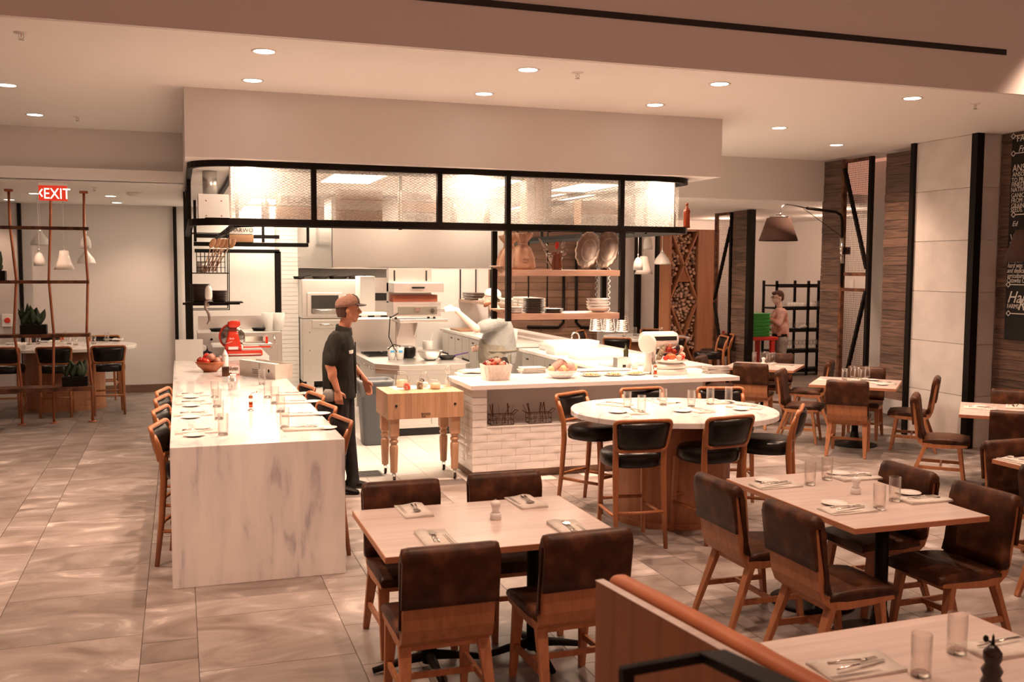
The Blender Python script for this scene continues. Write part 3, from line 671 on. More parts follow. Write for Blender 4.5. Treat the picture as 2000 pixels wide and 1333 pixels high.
# ---- oval marble table
OV = (3.9, 7.3)
def ovaltable(cx, cy, a, b, th, label):
    e = empty('oval_table', (cx, cy, 0), label, 'table', 'oval marble topped high tables', th)
    P = oval(a, b, 56, .93)
    MB().rings([[V((x*k, y*k, z)) for x, y in P] for k, z in ((.98, .872), (1, .876), (1, .914), (.995, .92), (.6, .92), (.02, .92))], sm=False).build('marble_top', marble, e)
    MB().prism(oval(a*.55, b*.55, 40), 0.0, .86).build('drum_base', panelw, e); MB().prism(oval(a*.57, b*.57, 40), 0, .05).build('plinth', panelw, e)
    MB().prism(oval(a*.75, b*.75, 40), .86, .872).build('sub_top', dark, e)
    return e
ovaltable(*OV, .86, .74, R(-20), 'oval white marble high table with round wooden drum base in front of the tiled counter')
g2 = 'wood and black leather stools at the oval marble table'
stool(3.25, 6.76, 6, 'wooden stool with black leather back, front left of the oval marble table', g2)
stool(3.90, 6.73, -8, 'wooden counter stool with black leather back, front right of the oval marble table', g2)
stool(4.53, 6.90, -52, 'wooden counter stool turned sideways, right end of the oval marble table', g2)
stool(3.44, 7.87, 150, 'wooden counter stool facing the camera, left end of the oval marble table', g2)
stool(4.08, 7.98, 178, 'black backed stool behind the oval marble table, between the left and right glasses', g2)
stool(4.72, 7.80, 196, 'black backed stool behind the oval marble table, rearmost right', g2)
t3 = 'of the oval marble table'
for (px, py), h, w_, pl in (((1200, 792), 140, 'at the left rear seat '+t3, (-.13, .02)), ((1240, 806), 8, 'at the front left seat '+t3, (-.15, .0)), ((1362, 803), -5, 'at the front middle seat '+t3, (-.15, 0)), ((1288, 786), 178, 'at the rear middle seat '+t3, (-.1, .05)), ((1395, 786), 185, 'at the rear right seat '+t3, (-.1, .04)), ((1455, 797), -45, 'at the right end '+t3, (-.15, 0))):
    q = U(px, py, z=.92); setting(q.x, q.y, .92, h, w_, pl)
for i, (px, py) in enumerate(((1225, 799), (1253, 807), (1295, 793), (1350, 796), (1387, 791), (1423, 789))):
    q = U(px, py, z=.92); glass(q.x, q.y, .92, ('first', 'second', 'third', 'fourth', 'fifth', 'sixth')[i]+' tall water glass from the left on the oval marble table', 'water glasses on the oval marble table')
# ---- left oval table
ovaltable(-1.62, 15.75, 1.0, .8, 0, 'oval marble high table under the pendant lamps beyond the trellis')
g3 = 'wood and black leather stools at the far left oval table'
for x, y, h, l in ((-2.28, 15.05, 4, 'wooden stool at the far left oval table, nearest the left photo edge'), (-1.64, 14.95, 0, 'wooden stool at the middle front of the far left oval table'), (-.98, 15.0, -6, 'wooden stool at the right front of the far left oval table'), (-2.0, 16.6, 180, 'black backed stool behind the far left oval table, left one'), (-1.15, 16.6, 182, 'black backed stool behind the far left oval table, right one')):
    stool(x, y, h, l, g3)
for i, (px, py) in enumerate(((57, 674), (75, 673), (135, 673), (148, 675), (183, 673), (209, 668))):
    q = U(px, py, z=.92); glass(q.x, q.y, .92, ('first', 'second', 'third', 'fourth', 'fifth', 'sixth')[i]+' water glass from the left on the far left oval table', 'water glasses on the far left oval table')
q = U(123, 668, z=.92); pepper(q.x, q.y, .92, 'small pepper mill on the far left oval table', 'crank')
for i, (px, py) in enumerate(((105, 668), (230, 664), (40, 672))):
    q = U(px, py, z=.92); setting(q.x, q.y, .92, 0, ('in the middle', 'at the right end', 'at the left end')[i]+' of the far left oval table', (-.14, 0), 'k')
# ---- east round table
ovaltable(7.62, 15.3, .72, .75, 0, 'pale round high table behind the open kitchen near the firewood rack')
g4 = 'stools around the high table behind the kitchen'
for x, y, h, l in ((6.95, 15.95, 130, 'stool left of the high table behind the kitchen'), (6.75, 14.55, 30, 'stool nearest the sink at the high table behind the kitchen'), (7.5, 14.35, 0, 'stool behind the red-banded bottle at the high table'), (8.05, 16.0, 215, 'stool with dark back right of the scale near the firewood'), (8.25, 14.3, -78, 'side-on stool left of the wood column, first of two'), (8.62, 14.75, -80, 'side-on stool left of the wood column, second of two')):
    stool(x, y, h, l, g4)
for i, x in enumerate((7.2, 7.5, 7.9)):
    glass(x, 15.3+(i % 2)*.2, .92, ('left', 'middle', 'right')[i]+' glass on the high table behind the kitchen', 'glasses on the high table behind the kitchen')
# ================================================================ MARBLE BAR
BX0, BX1, BY0, BY1 = -.078, 1.045, 6.62, 12.75
e = empty('marble_bar', (BX0, BY0, 0), 'long white marble bar with a waterfall slab end and stools along both sides', 'bar')
MB().box(0, BX1-BX0, 0, .04, 0, .93).build('waterfall_slab', marble, e, .003)
MB().box(0, BX1-BX0, .042, BY1-BY0, .89, .93).build('top_slab', marble, e, .003)
MB().box(.47, BX1-BX0-.47, .042, BY1-BY0, 0, .89).build('core', panelw, e)
MB().box(.46, BX1-BX0-.46, .042, BY1-BY0, 0, .1).build('plinth', dark, e)
for i, (y, yl) in enumerate(((7.18, 7.30), (7.92, 8.08), (8.62, 8.78), (9.22, 9.3))):
    o = ('nearest', 'second nearest', 'third nearest', 'farthest')[i]
    stool(BX1-.20, y, -101, 'stool on the right side of the marble bar, '+o+' to the camera', 'stools on the right of the marble bar')
    stool(BX0+.19, yl, 104, 'stool on the left side of the marble bar, '+o+' to the camera', 'stools on the left of the marble bar')
zb_ = .93
od = ('nearest', 'second', 'third', 'farthest')
for i, (px, py) in enumerate(((384, 845), (377, 811), (378, 789), (377, 773))):
    q = U(px, py, z=zb_); setting(q.x, q.y, zb_, 90, 'on the left side of the marble bar, '+od[i]+' place', (.16, -.02))
for i, (px, py) in enumerate(((592, 839), (585, 811), (573, 787), (562, 771))):
    q = U(px, py, z=zb_); setting(q.x, q.y, zb_, -90, 'on the right side of the marble bar, '+od[i]+' place', (-.03, -.165), 'f' if i else 'fk')
for i, (px, py) in enumerate(((436, 851), (428, 820), (424, 796), (420, 778), (556, 838), (548, 806), (537, 790), (523, 778), (512, 752))):
    q = U(px, py, z=zb_); glass(q.x, q.y, zb_, (('nearest', 'second', 'third', 'fourth')[i]+' clear glass of the left row on the marble bar') if i < 4 else ('nearest', 'second', 'third', 'fourth', 'farthest')[i-4]+' clear glass of the right row on the marble bar', 'clear glasses on the marble bar', 1.05)
q = U(490, 803, z=zb_); pepper(q.x, q.y, zb_, 'chrome and copper crank pepper mill at the centre of the marble bar', 'crank')
NTH9 = ('first', 'second', 'third', 'fourth', 'fifth', 'sixth', 'seventh', 'eighth', 'ninth')
ORD = ('lowest', 'second', 'third', 'fourth', 'fifth', 'sixth', 'seventh', 'eighth', 'ninth', 'tenth', 'eleventh', 'twelfth', 'thirteenth')
# ================================================================ TILED COUNTER
CX0, CX1, CY0 = 2.69, 5.43, 9.14
e = empty('tiled_counter', (CX0, CY0, 0), 'white tiled counter with quartz top and open cutlery niche behind the oval table', 'counter')
MB().box(.03, 2.74, .06, .85, 0, .085).build('plinth', plankd, e)
MB().box(.012, 2.74, .012, .85, .085, .525).build('base', paint, e)
MB().box(.012, .15, .012, .85, .525, .905).build('pier', paint, e)
MB().box(.15, 2.74, .36, .85, .525, .905).build('niche_back', paint, e)
MB().box(-.03, 2.95, -.05, .88, .905, .95).build('quartz_top', slabw, e, .003)
MB().box(.15, 2.74, .0, .36, .521, .53).build('niche_ledge', slabw, e)
rr = random.Random(3)
def wavytile(wd, h, axis):
    b = MB(); n = 8; g = []
    ph = rr.random()*6; amp = .004
    for j in range(4):
        g.append([(i/(n-1)*wd, j/3*h, .010+amp*(sin(ph+i*1.1+j*.9)*cos(ph*2+j*1.3-i*.5)) if 0 < i < n-1 and 0 < j < 3 else .0085) for i in range(n)])
    vs = [V((a, -d, c)) if axis == 'x' else V((-d, a, c)) for row in g for a, c, d in row]; fs = []
    for j in range(3):
        for i in range(n-1):
            q = (j*n+i, j*n+i+1, (j+1)*n+i+1, (j+1)*n+i); fs.append(q if axis == 'x' else q[::-1])
    b.add(vs, fs, True)
    bd = [0, n-1, 4*n-1, 3*n]; o = len(b.v)
    b.add([vs[k]+(V((0, .012, 0)) if axis == 'x' else V((.012, 0, 0))) for k in bd]+[vs[k] for k in bd], [(0, 4, 5, 1), (1, 5, 6, 2), (2, 6, 7, 3), (3, 7, 4, 0)])
    return b
tv = {}
def wt(wd, h, ax, x, y, z):
    key = (round(wd, 3), ax, rr.randrange(4))
    if key not in tv: tv[key] = wavytile(wd-.0025, h-.0025, ax).mesh('wavy'); tv[key].materials.append(glazed)
    o = put('tile', tv[key], e); o.location = (x, y, z)
h = .0735
for r_ in range(6):
    x = 0 if r_ % 2 else -.15; z = .087+r_*h
    while x < 2.74:
        x0 = max(x, 0); x1 = min(x+.3, 2.74)
        if x1-x0 > .03: wt(x1-x0, h, 'x', x0, .012, z)
        x += .3
    for j in range(3): wt(.28, h, 'y', .012, .012+j*.283, z)
for r_ in range(5):
    z = .53+r_*.075; wt(.15, .0735, 'x', 0, .012, z)
    for j in range(3): wt(.28, h, 'y', .012, .012+j*.283, z)
def caddy(px, lb):
    q = U(px, 829, z=.53); x, y = q.x, 9.26
    c = empty('cutlery_caddy', (x, y, .53), lb, 'caddy', 'wire caddies in the counter niche')
    b = MB()
    for z in (.005, .05, .10): b.tube([(-.12, -.05, z), (.12, -.05, z), (.12, .05, z), (-.12, .05, z)], .004, 6, closed=True)
    for xx in (-.12, -.06, 0, .06, .12):
        for yy in (-.05, .05): b.tube([(xx, yy, .003), (xx, yy, .10)], .0035, 6)
    b.tube([(.12, -.03, .10), (.17, -.03, .14), (.165, .03, .14), (.12, .03, .10)], .004, 6); b.tube([(-.12, -.03, .10), (-.17, -.03, .13), (-.165, .03, .13), (-.12, .03, .10)], .004, 6)
    b.build('wire_frame', bronze, c)
    for i in range(3): MB().lathe([(.026, .008), (.03, .085), (.027, .085), (.024, .012)], (-.08+i*.08, 0, 0), 12).build('tumbler', gbase if False else glass_, c)
    for i in range(7):
        a = rr.uniform(-.5, .5); xx = -.08+.08*(i % 3); dx, dz = sin(a)*.2, cos(a)*.19
        u = MB().bar((xx, 0, .02), (xx+dx, rr.uniform(-.02, .02), .02+dz), .007, .003, .014, .003); u.build('cutlery', bronze, c)
caddy(977, 'dark wire cutlery caddy at the left end of the counter niche'); caddy(1059, 'dark wire cutlery caddy in the middle of the visible counter niche'); caddy(1135, 'cutlery caddy in the niche behind the left stool of the oval table')
# ---- east counters
def counter(name, x0, x1, y0, y1, lb, mt=slabw, z=.93):
    c = empty(name, (x0, y0, 0), lb, 'counter'); X, Y = x1-x0, y1-y0
    MB().box(0, X, 0, Y, z-.04, z).build('top', mt, c, .003); MB().box(.05, X-.02, .03, Y-.02, .1, z-.04).build('carcass', steel, c); MB().box(.08, X-.04, .06, Y-.04, 0, .1).build('kick_plate', dark, c)
    n = int(Y/.45)
    for i in range(n):
        y = .05+i*(Y-.1)/n; w_ = (Y-.1)/n-.02
        if i % 3 == 2: MB().box(.03, .05, y, y+w_, .5, z-.06).build('drawer', steel, c, .003); MB().box(.03, .05, y, y+w_, .14, .48).build('painted_cavity', dark, c)  # flat dark panel paints the shade of an open compartment
        else:
            d = MB().box(.03, .05, y, y+w_, .14, z-.06).build('door', steel, c, .003); MB().box(.022, .03, y+w_*.4, y+w_*.6, z-.14, z-.12).build('handle', dark, d)
    return c
counter('prep_counter', 4.63, 5.33, 10.04, 13.38, 'white topped prep counter behind the tiled counter with steel doors')
counter('rear_prep_counter', 4.70, 5.33, 13.95, 18.2, 'white topped rear counter behind the bearded cook with steel doors')
c = empty('guest_ledge', (5.34, 10.04, 0), 'raised white ledge running along the right side of the kitchen', 'counter')
MB().box(0, .52, 0, 8.1, .93, .975).build('top', slabw, c, .003); MB().box(.05, .45, .03, 8.05, 0, .93).build('panel', plankd, c)
# ================================================================ CAGE
CG = 9.35
e = empty('hanging_cage', (.115, CG, 2.468), 'black steel cage of frosted mesh panels hanging under the kitchen soffit', 'shelf cage')
def cp(z, inset=0, Y=CG, back=6.0):
    P = []; x0, x1 = 0+inset, 5.14-inset; r_ = .40; yb = inset
    P.append((x0, back, z)); P.append((x0, r_+yb, z))
    for i in range(1, 8): t = pi+i*pi/2/8; P.append((x0+r_+r_*cos(t), yb+r_+r_*sin(t), z))
    P.append((x0+r_, yb, z)); P.append((x1-r_, yb, z))
    for i in range(1, 8): t = -pi/2+i*pi/2/8; P.append((x1-r_+r_*cos(t), yb+r_+r_*sin(t), z))
    P.append((x1, r_+yb, z)); P.append((x1, back, z)); return P
def rail(P, w_, h_):
    b = MB(); rs = []
    for i, p in enumerate(P):
        a = V(P[max(i-1, 0)]); c_ = V(P[min(i+1, len(P)-1)]); d = (c_-a).normalized(); n = V((-d.y, d.x, 0)); p = V(p)
        rs.append([p+n*w_/2*s+V((0, 0, t*h_/2)) for s, t in ((-1, -1), (1, -1), (1, 1), (-1, 1))])
    return b.rings(rs, sm=False)
for nm, z in (('top_rail', .561), ('bottom_rail', .031)):
    rail(cp(z), .05, .062).build(nm, black, e)
rail(cp(.031, .42), .04, .05).build('inner_rail', black, e); rail(cp(.561, .42), .04, .05).build('inner_rail', black, e)
for x in (1.204, 2.41, 3.111, 4.348): MB().box(x-.115-.024, x-.115+.024, -.03, .03, 0, .59).build('post', black, e)
for y in (1.6, 3.2, 4.8, 5.95):
    for x in (0, 5.14): MB().box(x-.02, x+.02, y-.02, y+.02, 0, .59).build('post', black, e)
for x in (.42, 2.0, 3.6, 4.72): MB().box(x-.015, x+.015, .405, .435, 0, .59).build('post', black, e)
b = MB()
for i in range(20): b.bar((.1+.02, .04+i*.02, .066), (5.05, .04+i*.02, .066), .004, .004)
for i in range(24): b.bar((.15+i*.21, .02, .061), (.15+i*.21, .42, .061), .005, .005)
tag(b.build('shelf_wires', black, e), kind='stuff')
xs0, xs1, z0, z1 = .34, 4.86, .062, .53
MB().box(xs0, xs1, .028, .030, z0, z1).build('frosted_film', frost, e)
def diam(x0, x1, f, a, b_, px=.047, pz=.025, t=.0026):
    g = MB(); H_ = b_-a; run = H_/pz*px
    for s in (1, -1):
        k = -run
        while k < x1-x0:
            p0x, p1x = k, k+run; za, zb2 = (a, b_) if s > 0 else (b_, a)
            ta = max(0, (0-p0x)/run); tb = min(1, ((x1-x0)-p0x)/run)
            if tb > ta:
                g.bar(f(x0+p0x+run*ta, za+(zb2-za)*ta), f(x0+p0x+run*tb, za+(zb2-za)*tb), t, t)
            k += px
    return g
tag(diam(xs0, xs1, lambda x, z: (x, .015, z), z0, z1).build('expanded_mesh', mat('mesh_wire', (.55, .50, .46), .5, .5), e), kind='stuff')
tag(diam(.45, 1.55, lambda y, z: (5.14, y, z), z0, z1).build('side_mesh', bpy.data.materials['mesh_wire'], e), kind='stuff')
for x in (.34, 4.86): MB().box(x-.006, x+.006, .02, .04, z0, z1).build('film_edge', whitep, e)
# bulbs
for (px, py), w_ in (((487, 350), 'left'), ((912, 362), 'middle'), ((1275, 376), 'right')):
    q = U(px, py, y=9.62); b = empty('globe_lamp', (q.x, q.y, q.z), w_+' glowing globe bulb behind the frosted mesh of the cage', 'lamp', 'globe bulbs in the cage')
    MB().ell((0, 0, 0), .062, 18, 12).build('bulb', bulbm, b); MB().lathe([(.022, .055), (.022, .12), (.008, .13)], n=12).build('socket', black, b); MB().tube([(0, 0, .12), (0, 0, 3.055-q.z)], .005, 6).build('cord', black, b)
    light('bulb_light', 'POINT', (q.x, q.y-.1, q.z), 6, .06)
# crates
crw = woodm('crate_wood', (.33, .16, .08), (.46, .26, .14), 3, axis=(1.2, 8, 8), va=.15)
whcr = noise(mat('whitewashed_crate', (.6, .55, .5), .8), [(.3, (.50, .45, .42)), (.7, (.66, .61, .57))], 5, sc_=(1, 4, 4))
def crate(px0, px1, pt, pb, rows, lb, words=None, vert=False, Y=9.66, mt=None, cat='crate', nm='wooden_crate'):
    a, b_ = U(px0, pb, y=Y), U(px1, pt, y=Y); wd, ht = b_.x-a.x, b_.z-2.535
    c = empty(nm, (a.x, Y, 2.536), lb, cat, 'crates in the cage'); mt = mt or crw; sh = ht/rows if not vert else wd/rows
    for i in range(rows):
        mm = [crw, whcr][(i+(mt == 'mix2')) % 2] if mt in ('mix', 'mix2') else mt
        if not vert: MB().box(0, wd, 0, .012, i*sh+.004, (i+1)*sh-.010).build('slat', mm, c, .002)
        else: MB().box(i*sh+.004, (i+1)*sh-.010, 0, .012, 0, ht).build('slat', mm, c, .002)
    MB().box(0, wd, .012, .20, 0, .012).build('bottom', crw, c)
    for x in (0, wd-.015): MB().box(x, x+.015, .012, .20, .012, ht).build('side', crw, c)
    MB().box(.015, wd-.015, .19, .20, .012, ht).build('back', crw, c)
    for i, wt_ in enumerate(words or []):
        if not vert: o = text(wt_, sh*.75, ink, c, (wd*.5, -.002, ht-(i+.78)*sh), (pi/2, 0, 0), align='CENTER', sx=1.05)
        else: o = text(wt_, sh*.7, ink, c, ((i+.75)*sh, -.002, .02), (pi/2, -pi/2, 0), sx=1.0)
    return c
crate(543, 633, 377, 437, 2, 'wooden crate stencilled PECANS behind the first mesh panel', ['PECANS', ''], mt='mix')
crate(662, 747, 371, 438, 3, 'tall three-slat wooden crate left in the second mesh panel', ['', '', ''], mt='mix')
crate(785, 852, 375, 438, 3, 'crate stencilled CEDAR at the right of the second mesh panel', ['CEDAR', '', 'PECAN'], mt='mix2')
crate(1028, 1078, 350, 438, 3, 'upright crate with vertical stencil lettering in the fourth mesh panel', ['PECAN NUTS', '', 'GWSKRS'], vert=True, mt='mix2')
crate(1135, 1212, 393, 442, 2, 'low crate stencilled PECAN at the right of the fourth mesh panel', ['PECAN', 'PECAN'], mt='mix2')
def bottle(x, y, z, h, mt, lb, r_=.035, grp=None, rib=False):
    c = empty('bottle', (x, y, z), lb, 'bottle', grp)
    pr_ = [(r_*.95, 0), (r_, .01)]
    if rib:
        for i in range(7): pr_ += [(r_, h*.08+i*h*.085), (r_*.93, h*.08+i*h*.085+h*.045)]
    pr_ += [(r_, h*.68), (r_*.8, h*.76), (r_*.38, h*.84), (r_*.34, h*.93)]
    MB().lathe(pr_, n=18).build('body', mt, c); MB().lathe([(r_*.42, h*.93), (r_*.44, h*.985), (r_*.3, h)], n=14).build('cap', mt if rib else black, c); return c
q = U(1341, 444, y=9.62); bottle(q.x, q.y, 2.535, .27, amber, 'amber glass bottle at the clear right end of the cage', .038, rib=True)
for px, w_ in ((519, 'first'), (886, 'second'), (951, 'third'), (1313, 'fourth')):
    q = U(px, 437, y=9.6); bottle(q.x, q.y, 2.535, .22, pewter, w_+' shadowy bottle from the left behind the frosted mesh', .036, 'bottles behind the frosted mesh')
# steel box hanging at the clear left end of the cage
e = empty('vent_box', (.37, 10.3, 2.55), 'cream duct box with four screws in the open left end of the cage', 'duct box')
a, b_ = U(388, 432, y=10.3), U(447, 380, y=10.3)
e.location = (a.x, 10.3, a.z); wd, ht = b_.x-a.x, b_.z-a.z
MB().box(0, wd, 0, .4, 0, ht).build('box', whitep, e, .004)
for i in (.25, .75):
    for j in (.2, .75): MB().lathe([(.008, 0), (.006, .006)], (wd*i, 0, ht*j), 8, M=T(rx=pi/2)).build('screw', copper, e)
MB().lathe([(.07, 0), (.07, 3.05-a.z-ht)], (wd*.4, .2, ht), 16).build('duct', steel, e)
# ================================================================ HANGING SHELF FRAME
RY = U(965, 611, x=3.12).y
e = empty('hanging_shelf', (3.12, CG, 1.557), 'black steel frame with two wooden shelves hanging from the cage', 'shelf')
W_ = 1.245; D_ = min(RY-CG, .8)
HD = D_
for x in (0, W_):
    for y in (0, D_): MB().box(x-.026, x+.026, y-.026, y+.026, 0 if y == 0 else .0, .915).build('post', black, e)
for z in (.012, .455): MB().box(.026, W_-.026, -.015, D_+.015, z, z+.062).build('shelf_board', shelfw, e, .003)
SH1, SH2 = 1.557+.517, 1.557+.074
def at(px, sh, yo=.12): return U(px, 500, y=CG+yo).x, CG+yo, sh
def sack(px, yo, s, lb):
    x, y, z = at(px, SH1, yo); c = empty('paper_sack', (x, y, z), lb, 'sack', 'tied sacks on the hanging shelf'); b = MB(); rs = []
    for r_, zz, ru in ((.125, 0, .0), (.135, .03, .01), (.125, .12, .01), (.085, .21, .014), (.035, .262, .008), (.05, .285, .012), (.085, .33, .018), (.098, .365, .02), (.095, .37, .02)):
        rs.append([V(((r_+ru*sin(5*t)+ru*.6*sin(9*t+1))*cos(t), (r_*.72+ru*sin(6*t+2))*sin(t), zz+ru*.3*sin(4*t))) for t in [2*pi*i/32 for i in range(32)]])
    b.rings(rs).build('bag', burlap, c); MB().tube([(.045*cos(t), .035*sin(t), .262) for t in [2*pi*i/14 for i in range(14)]], .008, 6, closed=True).build('tie', shelfw, c)
    [MB().box(-.03+.008*k, .03-.006*k, -.1035, -.100, .105-.012*k, .110-.012*k).build('print_line', bronze, c) for k in range(2)]; c.scale = (s, s, s); return c
sack(1021, .13, 1.0, 'pale tied sack with a small dark print, front one on the hanging shelf'); sack(995, .40, .96, 'tied sack behind the left post of the hanging shelf')
x, y, z = at(1087, SH1, .15); c = empty('copper_pitcher', (x, y, z), 'dark glazed pitcher on the hanging shelf holding spoons', 'pitcher')
MB().lathe([(.058, 0), (.06, .02), (.052, .09), (.048, .14), (.056, .175), (.058, .18), (.05, .18), (.044, .14), (.046, .02)], n=20).build('body', mat('brown_glaze', (.13, .035, .015), .15, coat=.5), c)
MB().tube([(-.052, 0, .16), (-.11, 0, .165), (-.11, 0, .09), (-.056, 0, .04)], .007, 8).build('handle', pewter, c)
for i, (dx, dz, k) in enumerate(((-.19, .27, 'long'), (-.13, .22, 'round'), (.01, .24, 'red slotted'), (.09, .25, 'oval'), (.11, .15, 'short'))):
    u = empty('serving_spoon', (x, y, z+.10), k+' serving spoon standing in the dark pitcher', 'spoon', 'spoons in the pitcher')
    MB().tube([(dx*.15, 0, -.07), (dx*.7, .01, dz*.62-.10+.04)], .005, 6).build('handle', red if i == 2 else silver, u)
    d = V((dx, 0, dz)).normalized(); MB().ell((dx*.85, .01, dz*.8-.04), (.022 if i else .012, .008, .04 if i else .06), 12, 8, M=Mx.Rotation(math.atan2(dx, dz), 4, 'Y')).build('bowl', red if i == 2 else pewter, u)
def tray(px, yo, wd, ht, lean, rz, lb):
    x, y, z = at(px, SH1, yo); c = empty('pewter_tray', (x, y, z+.01), lb, 'tray', 'pewter trays on the hanging shelf', rz); b = MB()
    M_ = Mx.Rotation(lean, 4, 'X') @ Mx.Translation((0, 0, ht/2)); rs = []
    n = 48
    for k, dy in ((.05, 0), (.62, 0), (.68, -.012), (.90, -.022), (1.0, -.03), (1.0, -.024), (.90, -.014), (.68, -.002), (.05, .008)):
        rs.append([M_ @ V((wd/2*k*cos(t)*(1+(.04*cos(14*t) if k > .85 else 0)), dy, ht/2*k*sin(t)*(1+(.04*cos(14*t) if k > .85 else 0)))) for t in [2*pi*i/n for i in range(n)]])
    b.rings(rs).build('dish', tray_, c); return c
tray(1146, .20, .30, .40, -.22, -.95, 'large pewter tray leaning, left of the pair on the hanging shelf'); tray(1183, .24, .30, .42, -.22, -1.0, 'pewter tray with scalloped rim leaning beside the right post')
x, y, z = at(1052, SH1, .3); c = tag(MB().box(-.11, .11, -.08, .08, 0, .012).build('wooden_board', shelfw, loc=(x, y, z)), 'thin board lying between the sacks and the pitcher', 'board')
def stack(px, sh, yo, n, r_, dz, mt, what, cat, bowl=False, grp=None, X=None, tilt=0):
    x, y, z = at(px, sh, yo) if X is None else X
    if bowl: b = MB().lathe([(r_*.45, 0), (r_*.5, .004), (r_*.85, .03), (r_, .055), (r_*.96, .055), (r_*.8, .032), (r_*.4, .010), (.001, .009)], n=26)
    else: b = MB().lathe([(r_*.6, 0), (r_*.65, .002), (r_, .014), (r_*.98, .017), (r_*.6, .007), (.001, .006)], n=26)
    me = b.mesh(cat); me.materials.append(mt)
    for i in range(n):
        o = put(cat.replace(' ', '_'), me, loc=(x+rr.uniform(-.003, .003), y, z+i*dz)); tag(o, (ORD[i] if i < n-1 else 'topmost')+' '+('from the bottom, ' if 0 < i < n-1 else '')+what, cat, grp or what)
    return x, y, z
stack(1006, SH2, .15, 5, .10, .012, white, 'pale plate left on the hanging shelf', 'plate', grp='pale plates on the hanging shelf')
stack(1043, SH2, .14, 11, .112, .0135, darkglz, 'dark plate of the tall stack, hanging shelf', 'plate', grp='tall stack of dark plates')
stack(1081, SH2, .14, 3, .112, .014, darkglz, 'dark plate of the low stack, hanging shelf', 'plate', grp='low stack of dark plates')
stack(1169, SH2, .16, 4, .125, .03, white, 'white bowl on the hanging shelf', 'bowl', True, grp='white bowls on the hanging shelf')
for sh, nm in ((SH1, 'upper'), (SH2, 'lower')):
    for i in range(3):
        o = MB().box(-.07, .07, -.12, .12, 0, .012).build('cutting_board', shelfw, loc=(3.20-.03*i+.0, CG+HD-.16, sh+i*.014), bev=.002, rz=.1*i); tag(o, ORD[i]+' small wooden board in the pile, left end of the %s hanging shelf' % nm, 'board', 'boards on the %s shelf' % nm)
# ---- left hanging wire rack
e = empty('wire_rack', (0, 0, 0), 'black wire rack hanging left of the kitchen with plates and a utensil basket', 'rack')
YR = 10.35
P = lambda px, py, y=YR: U(px, py, y=y)
for y in (YR, YR+.35):
    for px in (374, 447):
        a, b_ = P(px, 446), P(px+1, 606); MB().tube([(a.x, y, 2.5), (b_.x, y, b_.z)], .005, 6).build('hanger', black, e)
    for py in (455, 534, 606):
        a, b_ = P(374, py), P(447, py); MB().tube([(a.x, y, a.z), (b_.x, y, a.z)], .005, 6).build('cross_wire', black, e)
for py, nm in ((534, 'wire_shelf'), (597, 'wire_shelf')):
    a, b_ = P(374, py), P(447, py); g = MB()
    for i in range(12): yy = YR+.35*i/11; g.bar((a.x, yy, a.z), (b_.x, yy, a.z), .004, .004)
    tag(g.build(nm, black, e), kind='stuff')
a, b_ = P(357, 597), P(475, 593); zt_ = a.z+.004
o = MB().box(a.x, b_.x-.03, YR+.02, YR+.34, zt_, zt_+.014).build('dark_tray', black); tag(o, 'flat black tray under the plates on the hanging wire rack', 'tray')
o = MB().box(a.x+.03, b_.x, YR+.0, YR+.30, zt_+.015, zt_+.027).build('dark_tray', black); tag(o, 'second flat black tray lying on the first in the wire rack', 'tray')
stack(0, 0, 0, 13, .10, .0135, darkglz, 'dark plate of the tall stack, wire rack', 'plate', grp='tall dark plates on the wire rack', X=(P(392, 590).x, YR+.16, zt_+.028))
stack(0, 0, 0, 8, .088, .0135, darkglz, 'dark plate of the short stack, wire rack', 'plate', grp='short dark plates on the wire rack', X=(P(430, 590).x, YR+.17, zt_+.028))
a, b_ = P(385, 534), P(440, 490); c = empty('wire_basket', ((a.x+b_.x)/2, YR+.15, a.z+.003), 'wire basket of wooden spoons on the hanging wire rack', 'basket'); wd = (b_.x-a.x)/2; g = MB()
for i in range(5):
    z = i*.055; g.tube([(-wd, -.1, z), (wd, -.1, z), (wd, .1, z), (-wd, .1, z)], .003, 6, closed=True)
for i in range(8):
    for yy in (-.1, .1): g.tube([(-wd+2*wd*i/7, yy, 0), (-wd+2*wd*i/7, yy, .22)], .0025, 6)
g.build('wires', black, c); MB().box(-wd, wd, -.1, .1, 0, .004).build('liner', shelfw, c)
for i in range(9):
    dx = .12+.04*(i % 4); x0_ = -wd*.55+wd*.11*i; u = empty('wooden_spoon', (c.location.x+x0_, c.location.y-.05+.012*i, c.location.z+.006), (NTH9[i]+' long wooden spoon from the left in the wire basket'), 'spoon', 'wooden spoons in the wire basket')
    MB().tube([(0, 0, .01), (dx*.6, 0, .24)], .006, 6).build('handle', crw, u); MB().ell((dx*.78, 0, .295), (.028, .008, .055), 12, 8, M=Mx.Rotation(.5, 4, 'Y')).build('bowl', crw, u)
o = MB().lathe([(.05, 0), (.055, .11), (.05, .11), (.046, .01)], n=16).build('steel_tin', steel, loc=(c.location.x-wd*.62, YR+.17, c.location.z+.23 if False else c.location.z+.006)); tag(o, 'metal tin in the left of the wire basket', 'tin')
# grinder clamped to the tray
q = P(408, 600, y=YR-.12); c = empty('hand_grinder', (q.x, YR-.1, zt_), 'metal hand crank grinder clamped to the front of the black trays', 'grinder')
MB().lathe([(.03, .06), (.036, .09), (.034, .16), (.02, .19), (.001, .195)], n=16).build('hopper', white, c)
MB().tube([(0, 0, .06), (-.03, 0, .03), (-.035, 0, -.02), (.0, 0, -.09), (.005, 0, -.15), (-.01, 0, -.19)], [.018, .014, .012, .014, .012, .014], 8).build('crank', pewter, c); MB().bar((-.01, .0, .0), (-.01, .1, .0), .03, .03).build('clamp', pewter, c)
